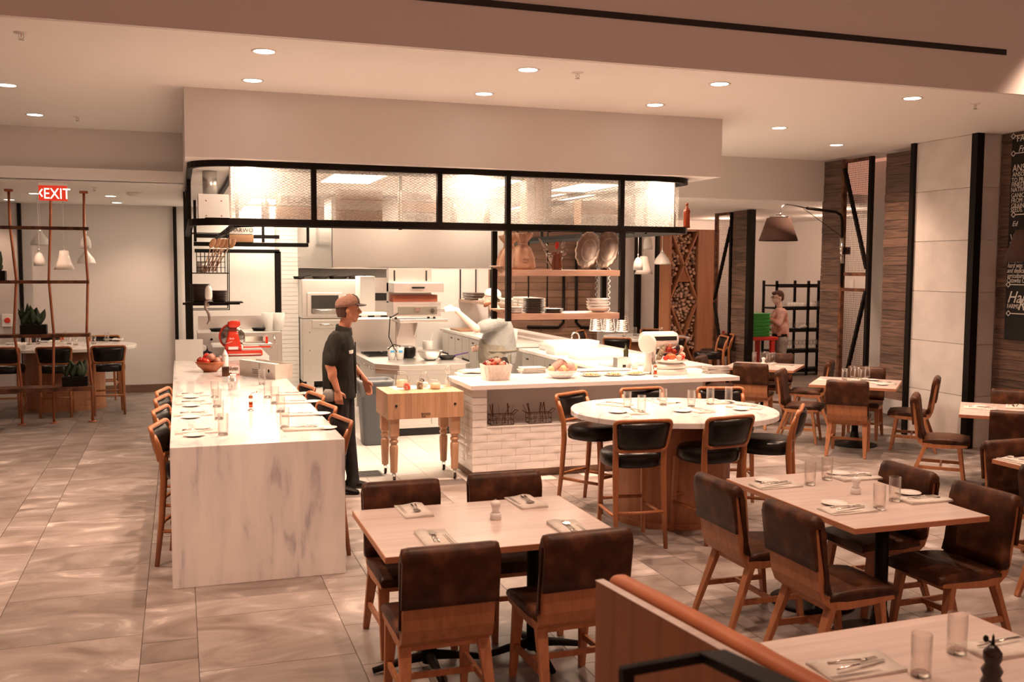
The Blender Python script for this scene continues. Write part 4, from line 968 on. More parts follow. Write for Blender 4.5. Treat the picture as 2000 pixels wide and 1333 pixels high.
# crates on the far left return of the cage
for i, (a0, b0, nm, mt_) in enumerate(((448, 495, 'pale stencilled crate high at the far left of the kitchen', whcr),)):
    a, b_ = U(a0, 473, y=15.2), U(b0, 441, y=15.2); c = empty('wooden_crate', (a.x, 15.2, a.z), nm, 'crate', 'crates in the cage'); wd = b_.x-a.x
    MB().box(0, wd, 0, .25, .12, .26).build('slat', whcr, c, .003); MB().box(0, wd, 0, .25, 0, .11).build('slat', crw, c, .003); text('HARWOOD', .085, ink, c, (.02, -.003, .15), (pi/2, 0, 0))
    MB().box(-.5, wd+.8, -.05, .3, -.06, -.004).build('shelf', black, c)
    for x in (-.5, wd+.12, wd+.78): MB().box(x, x+.04, 0, .04, 0, 3.055-a.z).build('hanger', black, c)
# dark framed screen by the back wall
e = empty('framed_screen', (0, 0, 0), 'large black framed wire screen near the back wall left of the oven', 'screen'); YS = 16.6
a, b_, c_ = U(380, 490, y=YS), U(546, 490, y=YS), U(546, 628, y=YS)
for zz in (a.z, U(380, 478, y=YS).z+.14): MB().box(a.x, b_.x, YS, YS+.05, zz-.03, zz+.03).build('rail', black, e)
for x in (b_.x-.06,): MB().box(x-.02, x+.08, YS, YS+.06, c_.z, a.z).build('upright', black, e)
MB().box(a.x, b_.x, YS+.02, YS+.024, a.z-.02, a.z-.02).build('edge', black, e) if False else None
MB().box(b_.x-.3, b_.x+.0, YS+.01, YS+.05, c_.z-.03, c_.z).build('foot', black, e)
MB().box(b_.x-.02, b_.x+.02, YS+.02, YS+.05, 0, c_.z).build('leg', black, e)
# ================================================================ HOOD AND COOKING LINE
e = empty('exhaust_hood', (1.96, 13.4, 2.08), 'huge stainless exhaust hood over the cooking line', 'hood')
MB().box(0, 2.45, 0, 4.7, .0, .96).build('canopy', mat('hood_steel', (.36, .345, .33), .33, 1), e, .01); MB().box(.01, 2.44, .01, 4.69, -.012, 0).build('rim', steel, e)
for i in range(6): MB().box(.15+i*.38, .15+i*.38+.34, .3, 1.6, -.016, -.010).build('filter', steel, e)
e = empty('deck_oven', (1.97, 17.0, 0), 'tall stainless oven with a dark glass window, left of the cap man', 'oven')
OW = U(702, 600, y=17.0).x-1.97; ot = U(640, 546, y=17).z
def oz(py): return U(640, py, y=17.0).z
def ox(px): return U(px, 640, y=17.0).x-1.97
MB().box(0, OW, 0, .9, oz(623)+.01, ot).build('upper_body', steel, e, .01); MB().box(.01, OW-.01, .02, .9, .12, oz(623)).build('lower_body', steel, e, .01)
f = MB().box(ox(600), ox(668), -.03, 0, oz(618), oz(572)).build('door_frame', steel, e, .006); MB().box(ox(608), ox(661), -.035, -.03, oz(612), oz(577)).build('window', dark, f)
MB().box(ox(609), ox(660), -.05, -.036, oz(613), oz(603)).build('rack_edge', chrome, f); MB().tube([(ox(615), -.06, oz(606)), (ox(655), -.06, oz(606))], .012, 8).build('handle', chrome, f)
d = MB().box(ox(610), ox(668), -.01, .02, oz(641), oz(626)).build('drawer', steel, e, .004); MB().tube([(ox(624), -.03, oz(634)), (ox(650), -.03, oz(634))], .012, 8).build('handle', chrome, d)
for x in (.08, OW-.16): MB().box(x, x+.12, .05, .15, 0, .12).build('leg', steel, e)
MB().box(.02, OW-.02, .2, .88, .02, .12).build('base_shade_block', dark, e)  # dark block painted in for the shade under the oven
for i in range(5):
    MB().lathe([(.012, 0), (.01, .01)], (.13, -.0, .35+i*.31), 8, M=T(rx=pi/2)).build('rivet', chrome, e)
for px, r_, k in ((588, .10, 'leftmost'), (630, .14, 'second'), (667, .17, 'third'), (697, .10, 'rightmost')):
    o = empty('frying_pan', (1.97+ox(px), 17.25+.1*(k == 'third'), ot), k+' black iron pan on top of the tall oven', 'pan', 'black pans on the oven')
    MB().lathe([(r_*.8, 0), (r_, .05), (r_*.96, .05), (r_*.78, .008), (.001, .008)], n=20).build('body', black, o); MB().bar((r_*.8, 0, .045), (r_*2.0, -.05, .07), .03, .01).build('handle', black, o)
# second oven and white column
q0, q1 = U(704, 600, y=16.2), U(733, 600, y=16.2)
e = empty('pasta_cooker', (q0.x, 16.2, 0), 'narrow white fridge column right of the cap man', 'appliance'); zt2 = U(718, 540, y=16.2).z
MB().box(0, q1.x-q0.x, 0, .5, .1, zt2).build('body', whitep, e, .01); MB().box(.02, q1.x-q0.x-.02, -.01, 0, .15, zt2-.05).build('door', whitep, e, .004); MB().box(.05, q1.x-q0.x-.05, .05, .45, 0, .1).build('base', dark, e)
q0, q1 = U(728, 600, y=17.0), U(790, 600, y=17.0); e = empty('deck_oven', (q0.x, 17.0, 0), 'second stainless oven partly hidden behind the salamander grill', 'oven')
MB().box(0, q1.x-q0.x, 0, .9, .1, oz(542)).build('body', steel, e, .01); MB().box(.04, .36, -.02, 0, oz(588), oz(573)).build('window', dark, e); MB().box(.05, q1.x-q0.x-.05, .05, .45, 0, .1).build('base', dark, e)
# range island
e = empty('range_island', (2.24, 11.72, 0), 'stainless range island with burners and a prep top behind the butcher block', 'range')
tp = [(.03, .28), (.28, 0), (1.12, 0), (1.22, .12), (1.22, 2.6), (.03, 2.6)]
MB().prism(tp, .84, .90).build('top', steel, e, .004); MB().prism([(x*.985+.01, y*.985+.02) for x, y in tp], .78, .84).build('apron', steel, e)
MB().box(.24, 1.16, .12, 2.55, .1, .78).build('cabinet', steel, e, .004); MB().box(.28, 1.1, .16, 2.5, 0, .1).build('toe_kick', dark, e)
for x in (.26, .71): d = MB().box(x, x+.43, .10, .12, .14, .60).build('door', steel, e, .004); MB().tube([(x+(.36 if x < .5 else .06), .085, .35), (x+(.36 if x < .5 else .06), .085, .52)], .008, 8).build('handle', chrome, d)
MB().box(.26, 1.14, .10, .12, .62, .77).build('control_panel', steel, e, .004)
for x in (.58, ): MB().lathe([(.03, 0), (.028, .03)], (x, .10, .69), 14, M=T(rx=pi/2)).build('knob', dark, e)
MB().lathe([(.028, 0), (.026, .03)], (.97, .10, .69), 14, M=T(rx=pi/2)).build('knob', red, e)
for i in range(2):
    for j in range(2):
        x, y = .26+i*.3, 1.3+j*.36; g = MB()
        for k in range(5): g.bar((x-.13, y-.13+k*.065, .915), (x+.13, y-.13+k*.065, .915), .012, .014)
        for k in (-.13, .13): g.bar((x+k, y-.13, .913), (x+k, y+.13, .913), .014, .016)
        g.build('grate', black, e); MB().lathe([(.05, .9), (.045, .912), (.001, .914)], (x, y, 0), 14).build('burner', dark, e)
MB().box(.03, .95, 2.0, 2.04, .90, 1.36).build('back_splash', steel, e, .003); MB().box(.03, .95, 2.04, 2.5, 1.30, 1.36).build('high_shelf', steel, e, .003)
MB().box(.45, .72, .98, 1.04, .90, 1.38).build('pedestal_panel', steel, e, .003); MB().box(.44, 1.08, .72, 1.22, 1.375, 1.42).build('grill_shelf', steel, e, .003)
for x in (.47, .70): MB().prism([(0, 0), (.22, 0), (0, -.22)], 0, .01, M=T(x=x, y=1.0, z=1.375, rz=-pi/2) @ Mx.Rotation(pi/2, 4, 'X')).build('bracket', steel, e)
for i in (0, 1): MB().lathe([(.025, 0), (.025, .01)], (.54+i*.09, .98, 1.02), 14, M=T(rx=pi/2)).build('dial', whitep, e)
MB().box(.50, .67, .977, .98, 1.07, 1.08).build('bright_strip', whitep, e)
for i in range(4): MB().lathe([(.022, 0), (.02, .03)], (.06, .5+i*.18, .81), 12, M=T(ry=-pi/2)).build('side_knob', chrome, e)
# salamander
sx, sy, sz = 2.60, 12.46, 1.42
e = empty('salamander_grill', (sx, sy, sz), 'stainless open salamander grill on the raised shelf', 'grill')
sw = .63
MB().box(0, sw, .0, .42, .03, .20).build('body', steel, e, .004)
MB().box(.06, sw-.05, -.006, 0, .06, .16).build('control_strip', mat('grey_strip', (.25, .23, .2), .4, .7), e); MB().lathe([(.026, 0), (.024, .03)], (sw*.82, -.006, .11), 14, M=T(rx=pi/2)).build('knob', dark, e); MB().box(sw*.45, sw*.55, -.03, 0, .10, .15).build('handle', chrome, e)
MB().box(.0, sw, -.01, .42, .20, .222).build('grid_tray', steel, e); MB().box(.02, sw-.02, .10, .42, .222, .31).build('burner_recess', mat('hot_burner', (.25, .055, .025), .6), e)
MB().box(.0, sw+.03, -.04, .42, .345, .47).build('upper_hood', steel, e, .004); MB().box(.0, sw-.05, .30, .42, .2, .66).build('back_panel', steel, e, .003)
MB().tube([(sw*.38, -.07, .41), (sw*.38, -.085, .41), (sw*.62, -.085, .41), (sw*.62, -.07, .41)], .012, 8).build('hood_handle', black, e)
for x in (.07, sw-.13): MB().box(x, x+.02, .29, .30, .49, .63).build('slot', dark, e)
for x in (.04, sw-.08):
    for y in (.03, .35): MB().lathe([(.018, 0), (.015, .03)], (x, y, 0), 10).build('foot', dark, e)
c = MB().tube([V(p) for p in ((2.66, 12.44, 1.50), (2.55, 12.42, 1.44), (2.53, 12.4, 1.2), (2.60, 12.4, 1.05), (2.66, 12.42, .98), (2.68, 12.42, 1.08), (2.60, 12.42, 1.1), (2.52, 12.42, 1.04))], .007, 8).build('power_cable', black); tag(c, 'black power cable looping down from the salamander grill', 'cable')
def onr(px, py): return U(px, py, z=.90)
q = onr(840, 704); o = tag(MB().lathe([(.06, 0), (.07, .004), (.12, .04), (.155, .11), (.165, .125), (.158, .125), (.115, .045), (.06, .012), (.001, .01)], n=30).build('mixing_bowl', steel, loc=(q.x, q.y, .90)), 'large stainless mixing bowl on the range island', 'bowl')
q = onr(873, 702); o = empty('frying_pan', (q.x, q.y, .90), 'dark frying pan with a violet handle on the range island', 'pan'); MB().lathe([(.08, 0), (.12, .045), (.116, .045), (.078, .008), (.001, .008)], n=24).build('body', dark, o); MB().bar((.10, .02, .045), (.30, .06, .075), .022, .014).build('handle', mat('violet_grip', (.12, .06, .22), .5), o)
for px, k in ((765, 'left'), (781, 'right')):
    q = onr(px, 703); o = empty('deli_container', (q.x, q.y, .90), k+' clear tub of grain with a blue label on the range island', 'container', 'labelled tubs on the range island'); MB().lathe([(.045, 0), (.057, .15), (.055, .15), (.044, .003)], n=20).build('tub', plast, o); MB().lathe([(.043, .003), (.051, .10), (.001, .102)], n=16).build('grain', burlap, o); MB().lathe([(.058, .15), (.058, .158), (.001, .159)], n=20).build('lid', whitep, o)
    MB().box(-.025, .025, -.0575, -.052, .10, .125).build('label', mat('blue_tape', (.05, .28, .6), .6) if 'blue_tape' not in bpy.data.materials else bpy.data.materials['blue_tape'], o)
q = onr(800, 700); o = empty('stock_pot', (q.x, q.y+.05, .90), 'black pot with dials behind, right of the grain tubs', 'pot'); MB().lathe([(.06, 0), (.085, .03), (.09, .12), (.08, .14), (.075, .14), (.08, .03), (.001, .02)], n=20).build('body', black, o)
q = U(835, 690, z=.90); o = empty('utensil_tub', (q.x, q.y, .90), 'white tub with a tilted spatula behind the mixing bowl', 'container'); MB().lathe([(.065, 0), (.075, .17), (.072, .17), (.06, .004)], n=16).build('tub', whitep, o); MB().bar((0, 0, .05), (.07, 0, .28), .02, .01, .04, .01).build('spatula', whitep, o)
q = U(745, 611, y=16.0); e = empty('broiler_box', (2.9, 14.5, 0), 'steel side equipment with grill trays left of the salamander', 'appliance')
a, b_ = U(695, 606, y=14.6), U(762, 606, y=14.6); e.location = (a.x, 14.6, 0)
MB().box(0, b_.x-a.x, 0, .5, 0, 1.28).build('cabinet', steel, e, .004); MB().box(-.02, b_.x-a.x+.02, -.06, .5, 1.30, 1.33).build('tray', chrome, e); MB().box(.02, b_.x-a.x-.02, -.04, .4, 1.37, 1.40).build('upper_tray', whitep, e)
for i in range(3): MB().box(.05+i*.2, .08+i*.2, 0, .4, 1.33, 1.37).build('spacer', dark, e)
# ================================================================ TRASH CAN
q = U(733, 858, z=0); e = empty('trash_bin', (2.17, 11.47, 0), 'tall blue grey bin with a clear liner beside the butcher block', 'bin')
rs = []
for wx, wy, z in ((.15, .13, 0), (.155, .14, .02), (.19, .18, .72), (.2, .19, .74), (.2, .19, .76), (.185, .17, .76), (.14, .12, .1)): rs.append([V((x, y, z)) for x, y in rrect(-wx, wx, -wy, wy, .05, 3)])
MB().rings(rs).build('body', grayp, e, rz=0)
rs = []
for wx, wy, z in ((.192, .182, .60), (.20, .19, .68), (.21, .2, .765), (.19, .18, .775), (.16, .14, .60)):
    rs.append([V((x*(1+.02*sin(i*2.1)), y*(1+.02*cos(i*1.7)), z+(.025*sin(i*1.3) if z < .62 else 0))) for i, (x, y) in enumerate(rrect(-wx, wx, -wy, wy, .05, 3))])
MB().rings(rs, caps=False).build('liner', bag, e)
MB().box(-.14, .12, -.12, .1, .66, .72).build('rubbish', paper, e)
# ================================================================ BUTCHER BLOCK
bx0, bx1, by0, by1 = 1.87, 2.63, 9.24, 9.82
e = empty('butcher_block', (bx0, by0, 0), 'maple butcher block table with turned legs on casters', 'block table')
n = 13; wd = (bx1-bx0)/n
for i in range(n): MB().box(i*wd, (i+1)*wd-.0008, 0, by1-by0, .63, .88).build('stave', maple, e, .001)
for x in (.085, bx1-bx0-.09):
    MB().lathe([(.014, 0), (.012, .005)], (x, 0, .76), 12, M=T(rx=pi/2)).build('bolt', dark, e)
text('BOOS', .035, ink, e, (.33, -.002, .66), (pi/2, 0, 0)); text('blocks', .016, ink, e, (.335, -.002, .643), (pi/2, 0, 0))
for x in (.075, bx1-bx0-.075):
    for y in (.075, by1-by0-.075):
        l = MB().box(x-.045, x+.045, y-.045, y+.045, .46, .63).lathe([(.030, .42), (.044, .455), (.044, .46)], (x, y, 0), 16).lathe([(.034, .385), (.044, .40), (.044, .41), (.030, .425)], (x, y, 0), 16)
        l.lathe([(.033, .10), (.035, .11), (.044, .33), (.042, .36), (.030, .375), (.034, .385)], (x, y, 0), 8, sm=False); l.build('leg', maple, e)
        k = MB().lathe([(.02, .085), (.02, .10)], (x, y, 0), 12).box(x-.016, x-.012, y-.02, y+.02, .02, .085).box(x+.012, x+.016, y-.02, y+.02, .02, .085); k.build('caster_fork', chrome, e)
        MB().lathe([(.026, -.01), (.030, -.006), (.030, .006), (.026, .01)], (x, y, .030), 16, M=T(ry=pi/2)).build('wheel', dark, e)
def onb(px, py, z=.88): return U(px, py, z=z)
q = onb(815, 757); o = tag(MB().box(-.26, .26, -.13, .13, 0, .003).build('paper_sheet', paper, loc=(q.x, q.y, .88)), 'white paper sheet under the jars on the butcher block', 'paper')
def jar(px, py, r_, h, mt, lb, fill, neck=.7):
    q = onb(px, py); o = empty('glass_jar', (q.x, q.y, .883), lb, 'jar', 'glass jars on the butcher block')
    g = MB().lathe([(r_*.9, 0), (r_, .012), (r_, h*.62), (r_*neck, h*.8), (r_*neck, h*.93), (r_*neck*1.08, h*.94), (r_*neck*1.08, h)], n=22); g.f = g.f[:-1]; g.sm = g.sm[:-1]; g.build('jar_body', glass_, o)
    MB().lathe([(r_*.85, .004), (r_*.93, .015), (r_*.93, h*fill), (.001, h*fill+.01)], n=16).build('contents', mt, o)
    MB().lathe([(r_*neck*1.1, h*.99), (r_*neck*1.1, h*1.03), (.001, h*1.035)], n=18).build('lid', glass_, o)
pickle = noise(mat('pickled_slices', (.7, .5, .3), .6), [(.35, (.75, .62, .38)), (.6, (.85, .78, .6))], 30); redv = noise(mat('red_pickles', (.6, .1, .05), .5), [(.4, (.75, .6, .5)), (.55, (.6, .06, .03))], 35); herb = noise(mat('dried_herbs', (.2, .16, .1), .8), [(.4, (.12, .10, .07)), (.6, (.5, .42, .3))], 50)
jar(785, 757, .062, .155, pickle, 'large round jar of pale pickles, leftmost on the butcher block', .45); jar(795, 762, .038, .09, redv, 'small jar with red pieces at the front of the butcher block', .65, .8)
jar(828, 757, .048, .15, whitep, 'tall narrow lidded jar behind the herb jar', .3, .7); jar(820, 760, .036, .085, herb, 'small jar of dark dried herbs on the butcher block', .75, .8); jar(850, 760, .055, .085, pickle, 'wide jar of pale and orange slices, rightmost on the butcher block', .6, .85)
q = onb(875, 757); o = empty('tongs', (q.x, q.y, .886), 'steel tongs lying at the right of the butcher block', 'tongs'); MB().bar((-.1, -.03, .006), (.08, 0, .006), .012, .004).build('arm', silver, o); MB().bar((-.06, .04, .006), (.08, 0, .010), .012, .004).build('arm', silver, o)
# ================================================================ COUNTER ITEMS
ZC = .95
def onc(px, py): return U(px, py, z=ZC)
q = onc(974, 744); c = empty('split_wood_basket', (q.x, q.y+.1, ZC), 'pale woven basket of tomatoes with a thin handle on the counter', 'basket')
rs = [[V((x, y, z)) for x, y in rrect(-wx, wx, -wx*.8, wx*.8, .02, 3)] for wx, z in ((.125, 0), (.145, .16), (.138, .16), (.12, .01))]
MB().rings(rs, sm=False).build('basket_body', paper, c)
wv = MB()
for s in (-1, 1):
    for i in range(6): x = -.13+i*.045; wv.bar((x, -.117-.0, .01), (x+s*.09 if abs(x+s*.09) < .14 else x+s*.03, -.119-.012, .15), .010, .003)
wv.build('woven_strips', mat('strip_wood', (.62, .52, .46), .7), c)
MB().tube([(-.14, 0, .15), (-.11, 0, .20), (0, 0, .235), (.11, 0, .20), (.14, 0, .15)], .004, 6).build('handle', bronze, c)
tom = mat('dark_tomato', (.30, .03, .015), .2); tom2 = mat('blush_tomato', (.55, .25, .18), .3)
def veg(nm, loc, r_, mt, lb, cat, grp, M=None, stem=True):
    o = MB().ell((0, 0, 0), r_, 14, 10, M=M).build(nm, mt, loc=loc); tag(o, lb, cat, grp)
    if stem: MB().lathe([(.002, 0), (.004, .012)], (0, 0, (r_ if not isinstance(r_, tuple) else r_[2])*.9), 6).build('stem', leafm, o)
for i in range(11):
    a = i*2.4; d = .02+.085*(i/11)**.5; veg('tomato', (c.location.x+d*cos(a), c.location.y+d*.75*sin(a), ZC+.155+(.03 if i < 4 else 0)), .036 if i % 3 else .042, tom if i % 2 else tom2, 'tomato in the pale woven basket', 'tomato', 'tomatoes in the woven basket')
q = onc(1105, 741); c = tag(MB().lathe([(.09, 0), (.095, .006), (.15, .05), (.175, .085), (.170, .085), (.14, .05), (.08, .012), (.001, .012)], n=32).build('serving_bowl', white, loc=(q.x, q.y+.13, ZC)), 'wide white bowl of squash on the counter', 'bowl')
sq = mat('pink_squash', (.62, .40, .34), .4); sqy = mat('yellow_squash', (.75, .60, .32), .4)
for i, (dx, dy, dz, r_, ry, mt_, lb) in enumerate(((-.06, 0, .12, (.045, .045, .10), .9, sq, 'long pale squash leaning left in the white bowl'), (.03, .03, .13, (.05, .05, .085), -.7, sq, 'blunt squash lying across the top of the white bowl'), (.09, -.04, .115, (.05, .045, .05), 0, sq, 'round pale squash at the right of the white bowl'), (0, -.06, .10, (.038, .038, .038), 0, sqy, 'small pale turnip in the middle of the white bowl'), (-.03, -.07, .085, (.032, .03, .03), 0, tom2, 'small reddish vegetable at the front of the white bowl'), (.04, -.07, .08, (.03, .03, .03), 0, tom2, 'small red vegetable front right in the white bowl'), (-.125, -.03, .095, (.035, .035, .035), 0, sqy, 'yellow vegetable at the left rim of the white bowl'), (.145, .0, .10, (.03, .03, .045), .8, sqy, 'pointed pale vegetable at the right rim of the white bowl'))):
    veg('squash', (c.location.x+dx, c.location.y+dy, ZC+dz), r_, mt_, lb, 'vegetable', 'vegetables in the white bowl', Mx.Rotation(ry, 4, 'Y'), stem=False)
pm = mat('pasta', (.80, .62, .33), .5)
for i, (px, py) in enumerate(((1158, 736), (1202, 735), (1243, 733))):
    q = onc(px, py); o = empty('pasta_plate', (q.x, q.y+.05, ZC), ('left', 'middle', 'right')[i]+' white plate of fresh pasta near the counter front', 'plate', 'plates of fresh pasta')
    MB().lathe([(.07, 0), (.075, .003), (.118, .014), (.120, .016), (.07, .007), (.001, .006)], n=28).build('dish', white, o); g = MB()
    for k in range(26):
        a = rr.uniform(0, 6.3); d = rr.uniform(0, .06); x, y = d*cos(a)*1.4, d*sin(a); t = rr.uniform(0, 3.1); g.tube([(x-.025*cos(t), y-.025*sin(t), .012), (x, y, .022+rr.uniform(0, .015)), (x+.025*cos(t), y+.025*sin(t), .012)], .006, 5)
    tag(g.build('pasta', pm, o), kind='stuff')
q = onc(1280, 737); pepper(q.x, q.y, ZC, 'chrome and copper pepper mill at the counter front before the scale', 'crank')
q = onc(1402, 730)
for i in range(9):
    o = MB().box(-.13, .13, -.07, .07, 0, .008).build('folded_napkin', cloth if i % 2 else stripe, loc=(q.x+rr.uniform(-.008, .008), q.y+.05, ZC+i*.0085), rz=rr.uniform(-.08, .08)); tag(o, ORD[i]+' folded napkin from the bottom of the pile at the counter end', 'napkin', 'napkin pile at the counter end')
# scale
q = onc(1316, 733); c = empty('vintage_scale', (q.x, q.y+.13, ZC), 'white enamel vintage weighing scale on the counter', 'scale')
enam = mat('cream_enamel', (.82, .77, .72), .15, coat=.4)
MB().rings([[V((x, y, z)) for x, y in oval(a, b, 36, .85)] for a, b, z in ((.20, .16, .0), (.205, .165, .03), (.20, .16, .055), (.19, .15, .06))]).build('base', enam, c)
MB().rings([[V((x, y, z)) for x, y in oval(a, b, 36, .85)] for a, b, z in ((.185, .15, .065), (.19, .155, .10), (.17, .14, .115))]).build('platform_body', enam, c)
MB().tube([(-.20, .05, .02), (-.19, .06, .16), (-.17, .07, .30)], [.075, .055, .06], 16).build('column', enam, c)
MB().lathe([(.085, -.20), (.095, -.17), (.095, .17), (.085, .2)], (-.08, .08, .365), 28, M=T(ry=pi/2)).build('drum', enam, c); MB().box(-.19, .09, -.018, -.010, .365, .41).build('reading_window', dark, c)
MB().lathe([(.001, .03), (.09, .028), (.106, .02), (.108, 0), (.1, -.008)], (-.25, .0, .335), 32, M=T(ry=-pi/2.0, rz=.6)).build('dial_face', enam, c)
MB().lathe([(.13, .125), (.19, .145), (.195, .155), (.18, .155), (.11, .135), (.001, .13)], (.02, 0, 0), 32).build('pan', enam, c)
MB().tube([(-.21, -.04, 0), (-.21, -.03, .25)], .01, 8).build('leg_strut', chrome, c)
cx, cy, cz = c.location.x+.02, c.location.y, ZC+.15
orange = mat('orange_pepper', (.72, .16, .06), .25); onion = mat('pale_onion', (.72, .45, .36), .35); egg = mat('dark_eggplant', (.03, .015, .02), .15)
vs = [('zucchini', (-.11, 0, .075), (.035, .035, .10), .5, herb, 'dark green mottled squash at the left of the scale pan'), ('pepper', (-.03, -.08, .045), (.06, .045, .035), .1, orange, 'large orange pepper in the scale pan'), ('pepper', (-.10, -.09, .03), (.03, .03, .025), 0, red, 'small red pepper at the left rim of the scale pan'), ('radish', (.06, -.09, .035), (.035, .03, .028), 0, onion, 'pale radish at the front of the scale pan'), ('pepper', (.115, -.06, .035), (.03, .03, .03), 0, red, 'small red pepper right of the radish'), ('onion', (.145, .0, .05), (.038, .038, .036), 0, onion, 'lower pale onion at the right of the scale pan'), ('onion', (.14, .03, .12), (.036, .036, .036), 0, onion, 'upper pale onion at the right of the scale pan'), ('tomato', (-.02, 0, .11), (.04, .04, .035), 0, tom, 'dark tomato in the heap on the scale'), ('tomato', (.05, .0, .09), (.04, .04, .035), 0, tom, 'dark tomato near the eggplant on the scale'), ('eggplant', (.08, -.02, .12), (.025, .025, .05), .2, egg, 'small dark eggplant standing in the scale pan'), ('artichoke', (.0, .02, .155), (.035, .035, .045), 0, tom2, 'pink artichoke bud on top of the vegetables'), ('pepper', (-.06, .03, .10), (.04, .04, .03), 0, orange, 'orange vegetable behind the dark squash')]
for nm, (dx, dy, dz), r_, ry, mt_, lb in vs: veg(nm, (cx+dx, cy+dy, cz+dz), r_, mt_, lb, 'vegetable', 'vegetables on the scale', Mx.Rotation(ry, 4, 'Y'), stem=nm in ('pepper', 'eggplant'))
# small things left of the scale
q = onc(1222, 722); o = empty('napkin_holder', (q.x, q.y+.1, ZC), 'grey metal box behind the pasta plates', 'box'); MB().box(-.085, .085, -.06, .06, 0, .13).build('body', steel, o, .004); MB().box(-.02, .02, -.062, -.06, .02, .05).build('tag', dark, o)
for px, lb, h_, m_ in ((1240, 'white squeeze cup beside the grey box', .12, whitep),):
    q = onc(px, 722); o = tag(MB().lathe([(.032, 0), (.038, h_), (.034, h_), (.03, .004)], n=18).build('plastic_cup', m_, loc=(q.x, q.y, ZC)), lb, 'cup')
q = onc(1233, 717); bottle(q.x, q.y+.15, ZC, .26, mat('olive_glass', (.05, .05, .02), .1), 'dark glass bottle with a dark cap left of the scale', .03)
q = onc(1188, 727); o = tag(MB().rings([[V((x, y, z)) for x, y in rrect(-a, a, -b, b, .03, 3)] for a, b, z in ((.30, .09, 0), (.32, .11, .018), (.31, .10, .018), (.29, .08, .004))]).build('serving_tray', white, loc=(q.x, q.y+.15, ZC)), 'long white tray behind the pasta plates', 'tray')
q = onc(935, 735); o = tag(MB().box(-.22, .22, -.13, .13, 0, .02).build('cutting_board', whitep, loc=(q.x+.02, q.y+.12, ZC), bev=.004), 'white cutting board at the left end of the counter', 'board')
for i in range(5):
    t = MB().tube([(-.16, 0, 0), (-.08, .01, .012), (0, -.01, .008), (.09, .01, .014), (.16, 0, 0)], [.018, .024, .026, .024, .016], 8, flat=.55).build('towel', cloth, loc=(q.x+.0+rr.uniform(-.02, .02), q.y+.03+i*.045, ZC+.034), rz=rr.uniform(-.15, .15)); tag(t, ('nearest', 'second', 'third', 'fourth', 'farthest')[i]+' rolled white towel on the cutting board beside the basket', 'towel', 'rolled towels on the board')
q = onc(1047, 731); 
for i in range(5):
    o = MB().box(-.13, .13, -.09, .09, 0, .012).build('folded_towel', cloth, loc=(q.x+rr.uniform(-.01, .01), q.y+.15, ZC+i*.0125), rz=rr.uniform(-.1, .1), bev=.003); tag(o, ORD[i]+' folded towel in the pile between basket and squash bowl', 'towel', 'folded towels on the counter')
q = onc(875, 739); o = empty('whisk_jar', (q.x+.0, q.y+.06, .883), 'glass with a wire whisk standing beside the counter end', 'jar')
o.location = (2.58, 9.66, .883); g = MB().lathe([(.03, 0), (.036, .09)], n=18); g.f = g.f[:-1]; g.sm = g.sm[:-1]; g.build('tumbler', glass_, o); w_ = MB().tube([(0, 0, .01), (0, 0, .10)], .006, 6)
for k in range(5): a = k*pi/5; w_.tube([(0, 0, .10), (.035*cos(a), .035*sin(a), .17), (.02*cos(a), .02*sin(a), .21), (-.02*cos(a), -.02*sin(a), .21), (-.035*cos(a), -.035*sin(a), .17), (0, 0, .10)], .0015, 5)
w_.build('whisk', chrome, o)
# prep counter things
def onp(px, py): return U(px, py, z=.93)
for i, (px, py, a, b, h_, lb, mt_) in enumerate(((1055, 672, .20, .14, .10, 'square clear food box on the prep counter end', plast), (1140, 690, .30, .22, .12, 'wide white bin at the back of the bright prep counter', whitep), (1210, 708, .26, .18, .05, 'low white tub at the right of the bright prep counter', whitep), (1150, 672, .34, .2, .18, 'tall white stack of trays near the tap', whitep))):
    q = onp(px, py); x = min(max(q.x, 4.95), 5.05); y = {0: 13.0, 1: 11.6, 2: 10.75, 3: 12.35}[i]
    o = tag(MB().rings([[V((xx*k, yy*k, z)) for xx, yy in rrect(-a, a, -b, b, .03, 3)] for k, z in ((.9, 0), (1, h_), (.96, h_), (.87, .01))]).build('food_tub', mt_, loc=(x-.02, y, .93)), lb, 'container')
o = empty('tap', (5.28, 12.3, .93), 'white gooseneck tap rising over the prep counter', 'tap'); q1 = U(1133, 664, y=12.3)
o.location = (U(1131, 664, y=12.75).x, 12.75, .975); x0_ = o.location.x
MB().tube([(0, 0, 0), (0, 0, .16)]+[(-.055+.055*cos(t), 0, .16+.055*sin(t)) for t in [pi*i/8 for i in range(9)]]+[(-.11, 0, .13)], .011, 10).build('spout', chrome, o); MB().lathe([(.025, 0), (.02, .02)], n=14).build('flange', chrome, o)
q = U(1110, 655, z=.93)
bottle(4.93, 14.6, .93, .25, whitep, 'white oil bottle on the ledge behind the bearded cook', .035)
q = U(1016, 668, z=.975)
# folded whites on the far counter
for i in range(4):
    o = MB().box(-.16, .16, -.1, .1, 0, .05).build('food_box', whitep, loc=(4.95, 15.0, .93+i*.055), bev=.004) if i < 2 else MB().box(-.16, .16, -.1, .1, 0, .05).build('food_box', whitep, loc=(5.02, 16.4, .93+(i-2)*.055), bev=.004); tag(o, ('lower near', 'upper near', 'lower far', 'upper far')[i]+' white lidded food box on the rear counter', 'box', 'food boxes on the rear counter')
o = tag(MB().box(-.22, .22, -.35, .35, 0, .03).build('cutting_board', crw, loc=(5.0, 17.4, .93), bev=.004), 'wooden board at the far end of the rear counter', 'board')
o = empty('ladle_tub', (4.9, 14.45, .93), 'white tub behind the bearded cook on the rear counter', 'container'); MB().lathe([(.07, 0), (.08, .2), (.075, .2), (.06, .01)], n=16).build('tub', whitep, o)
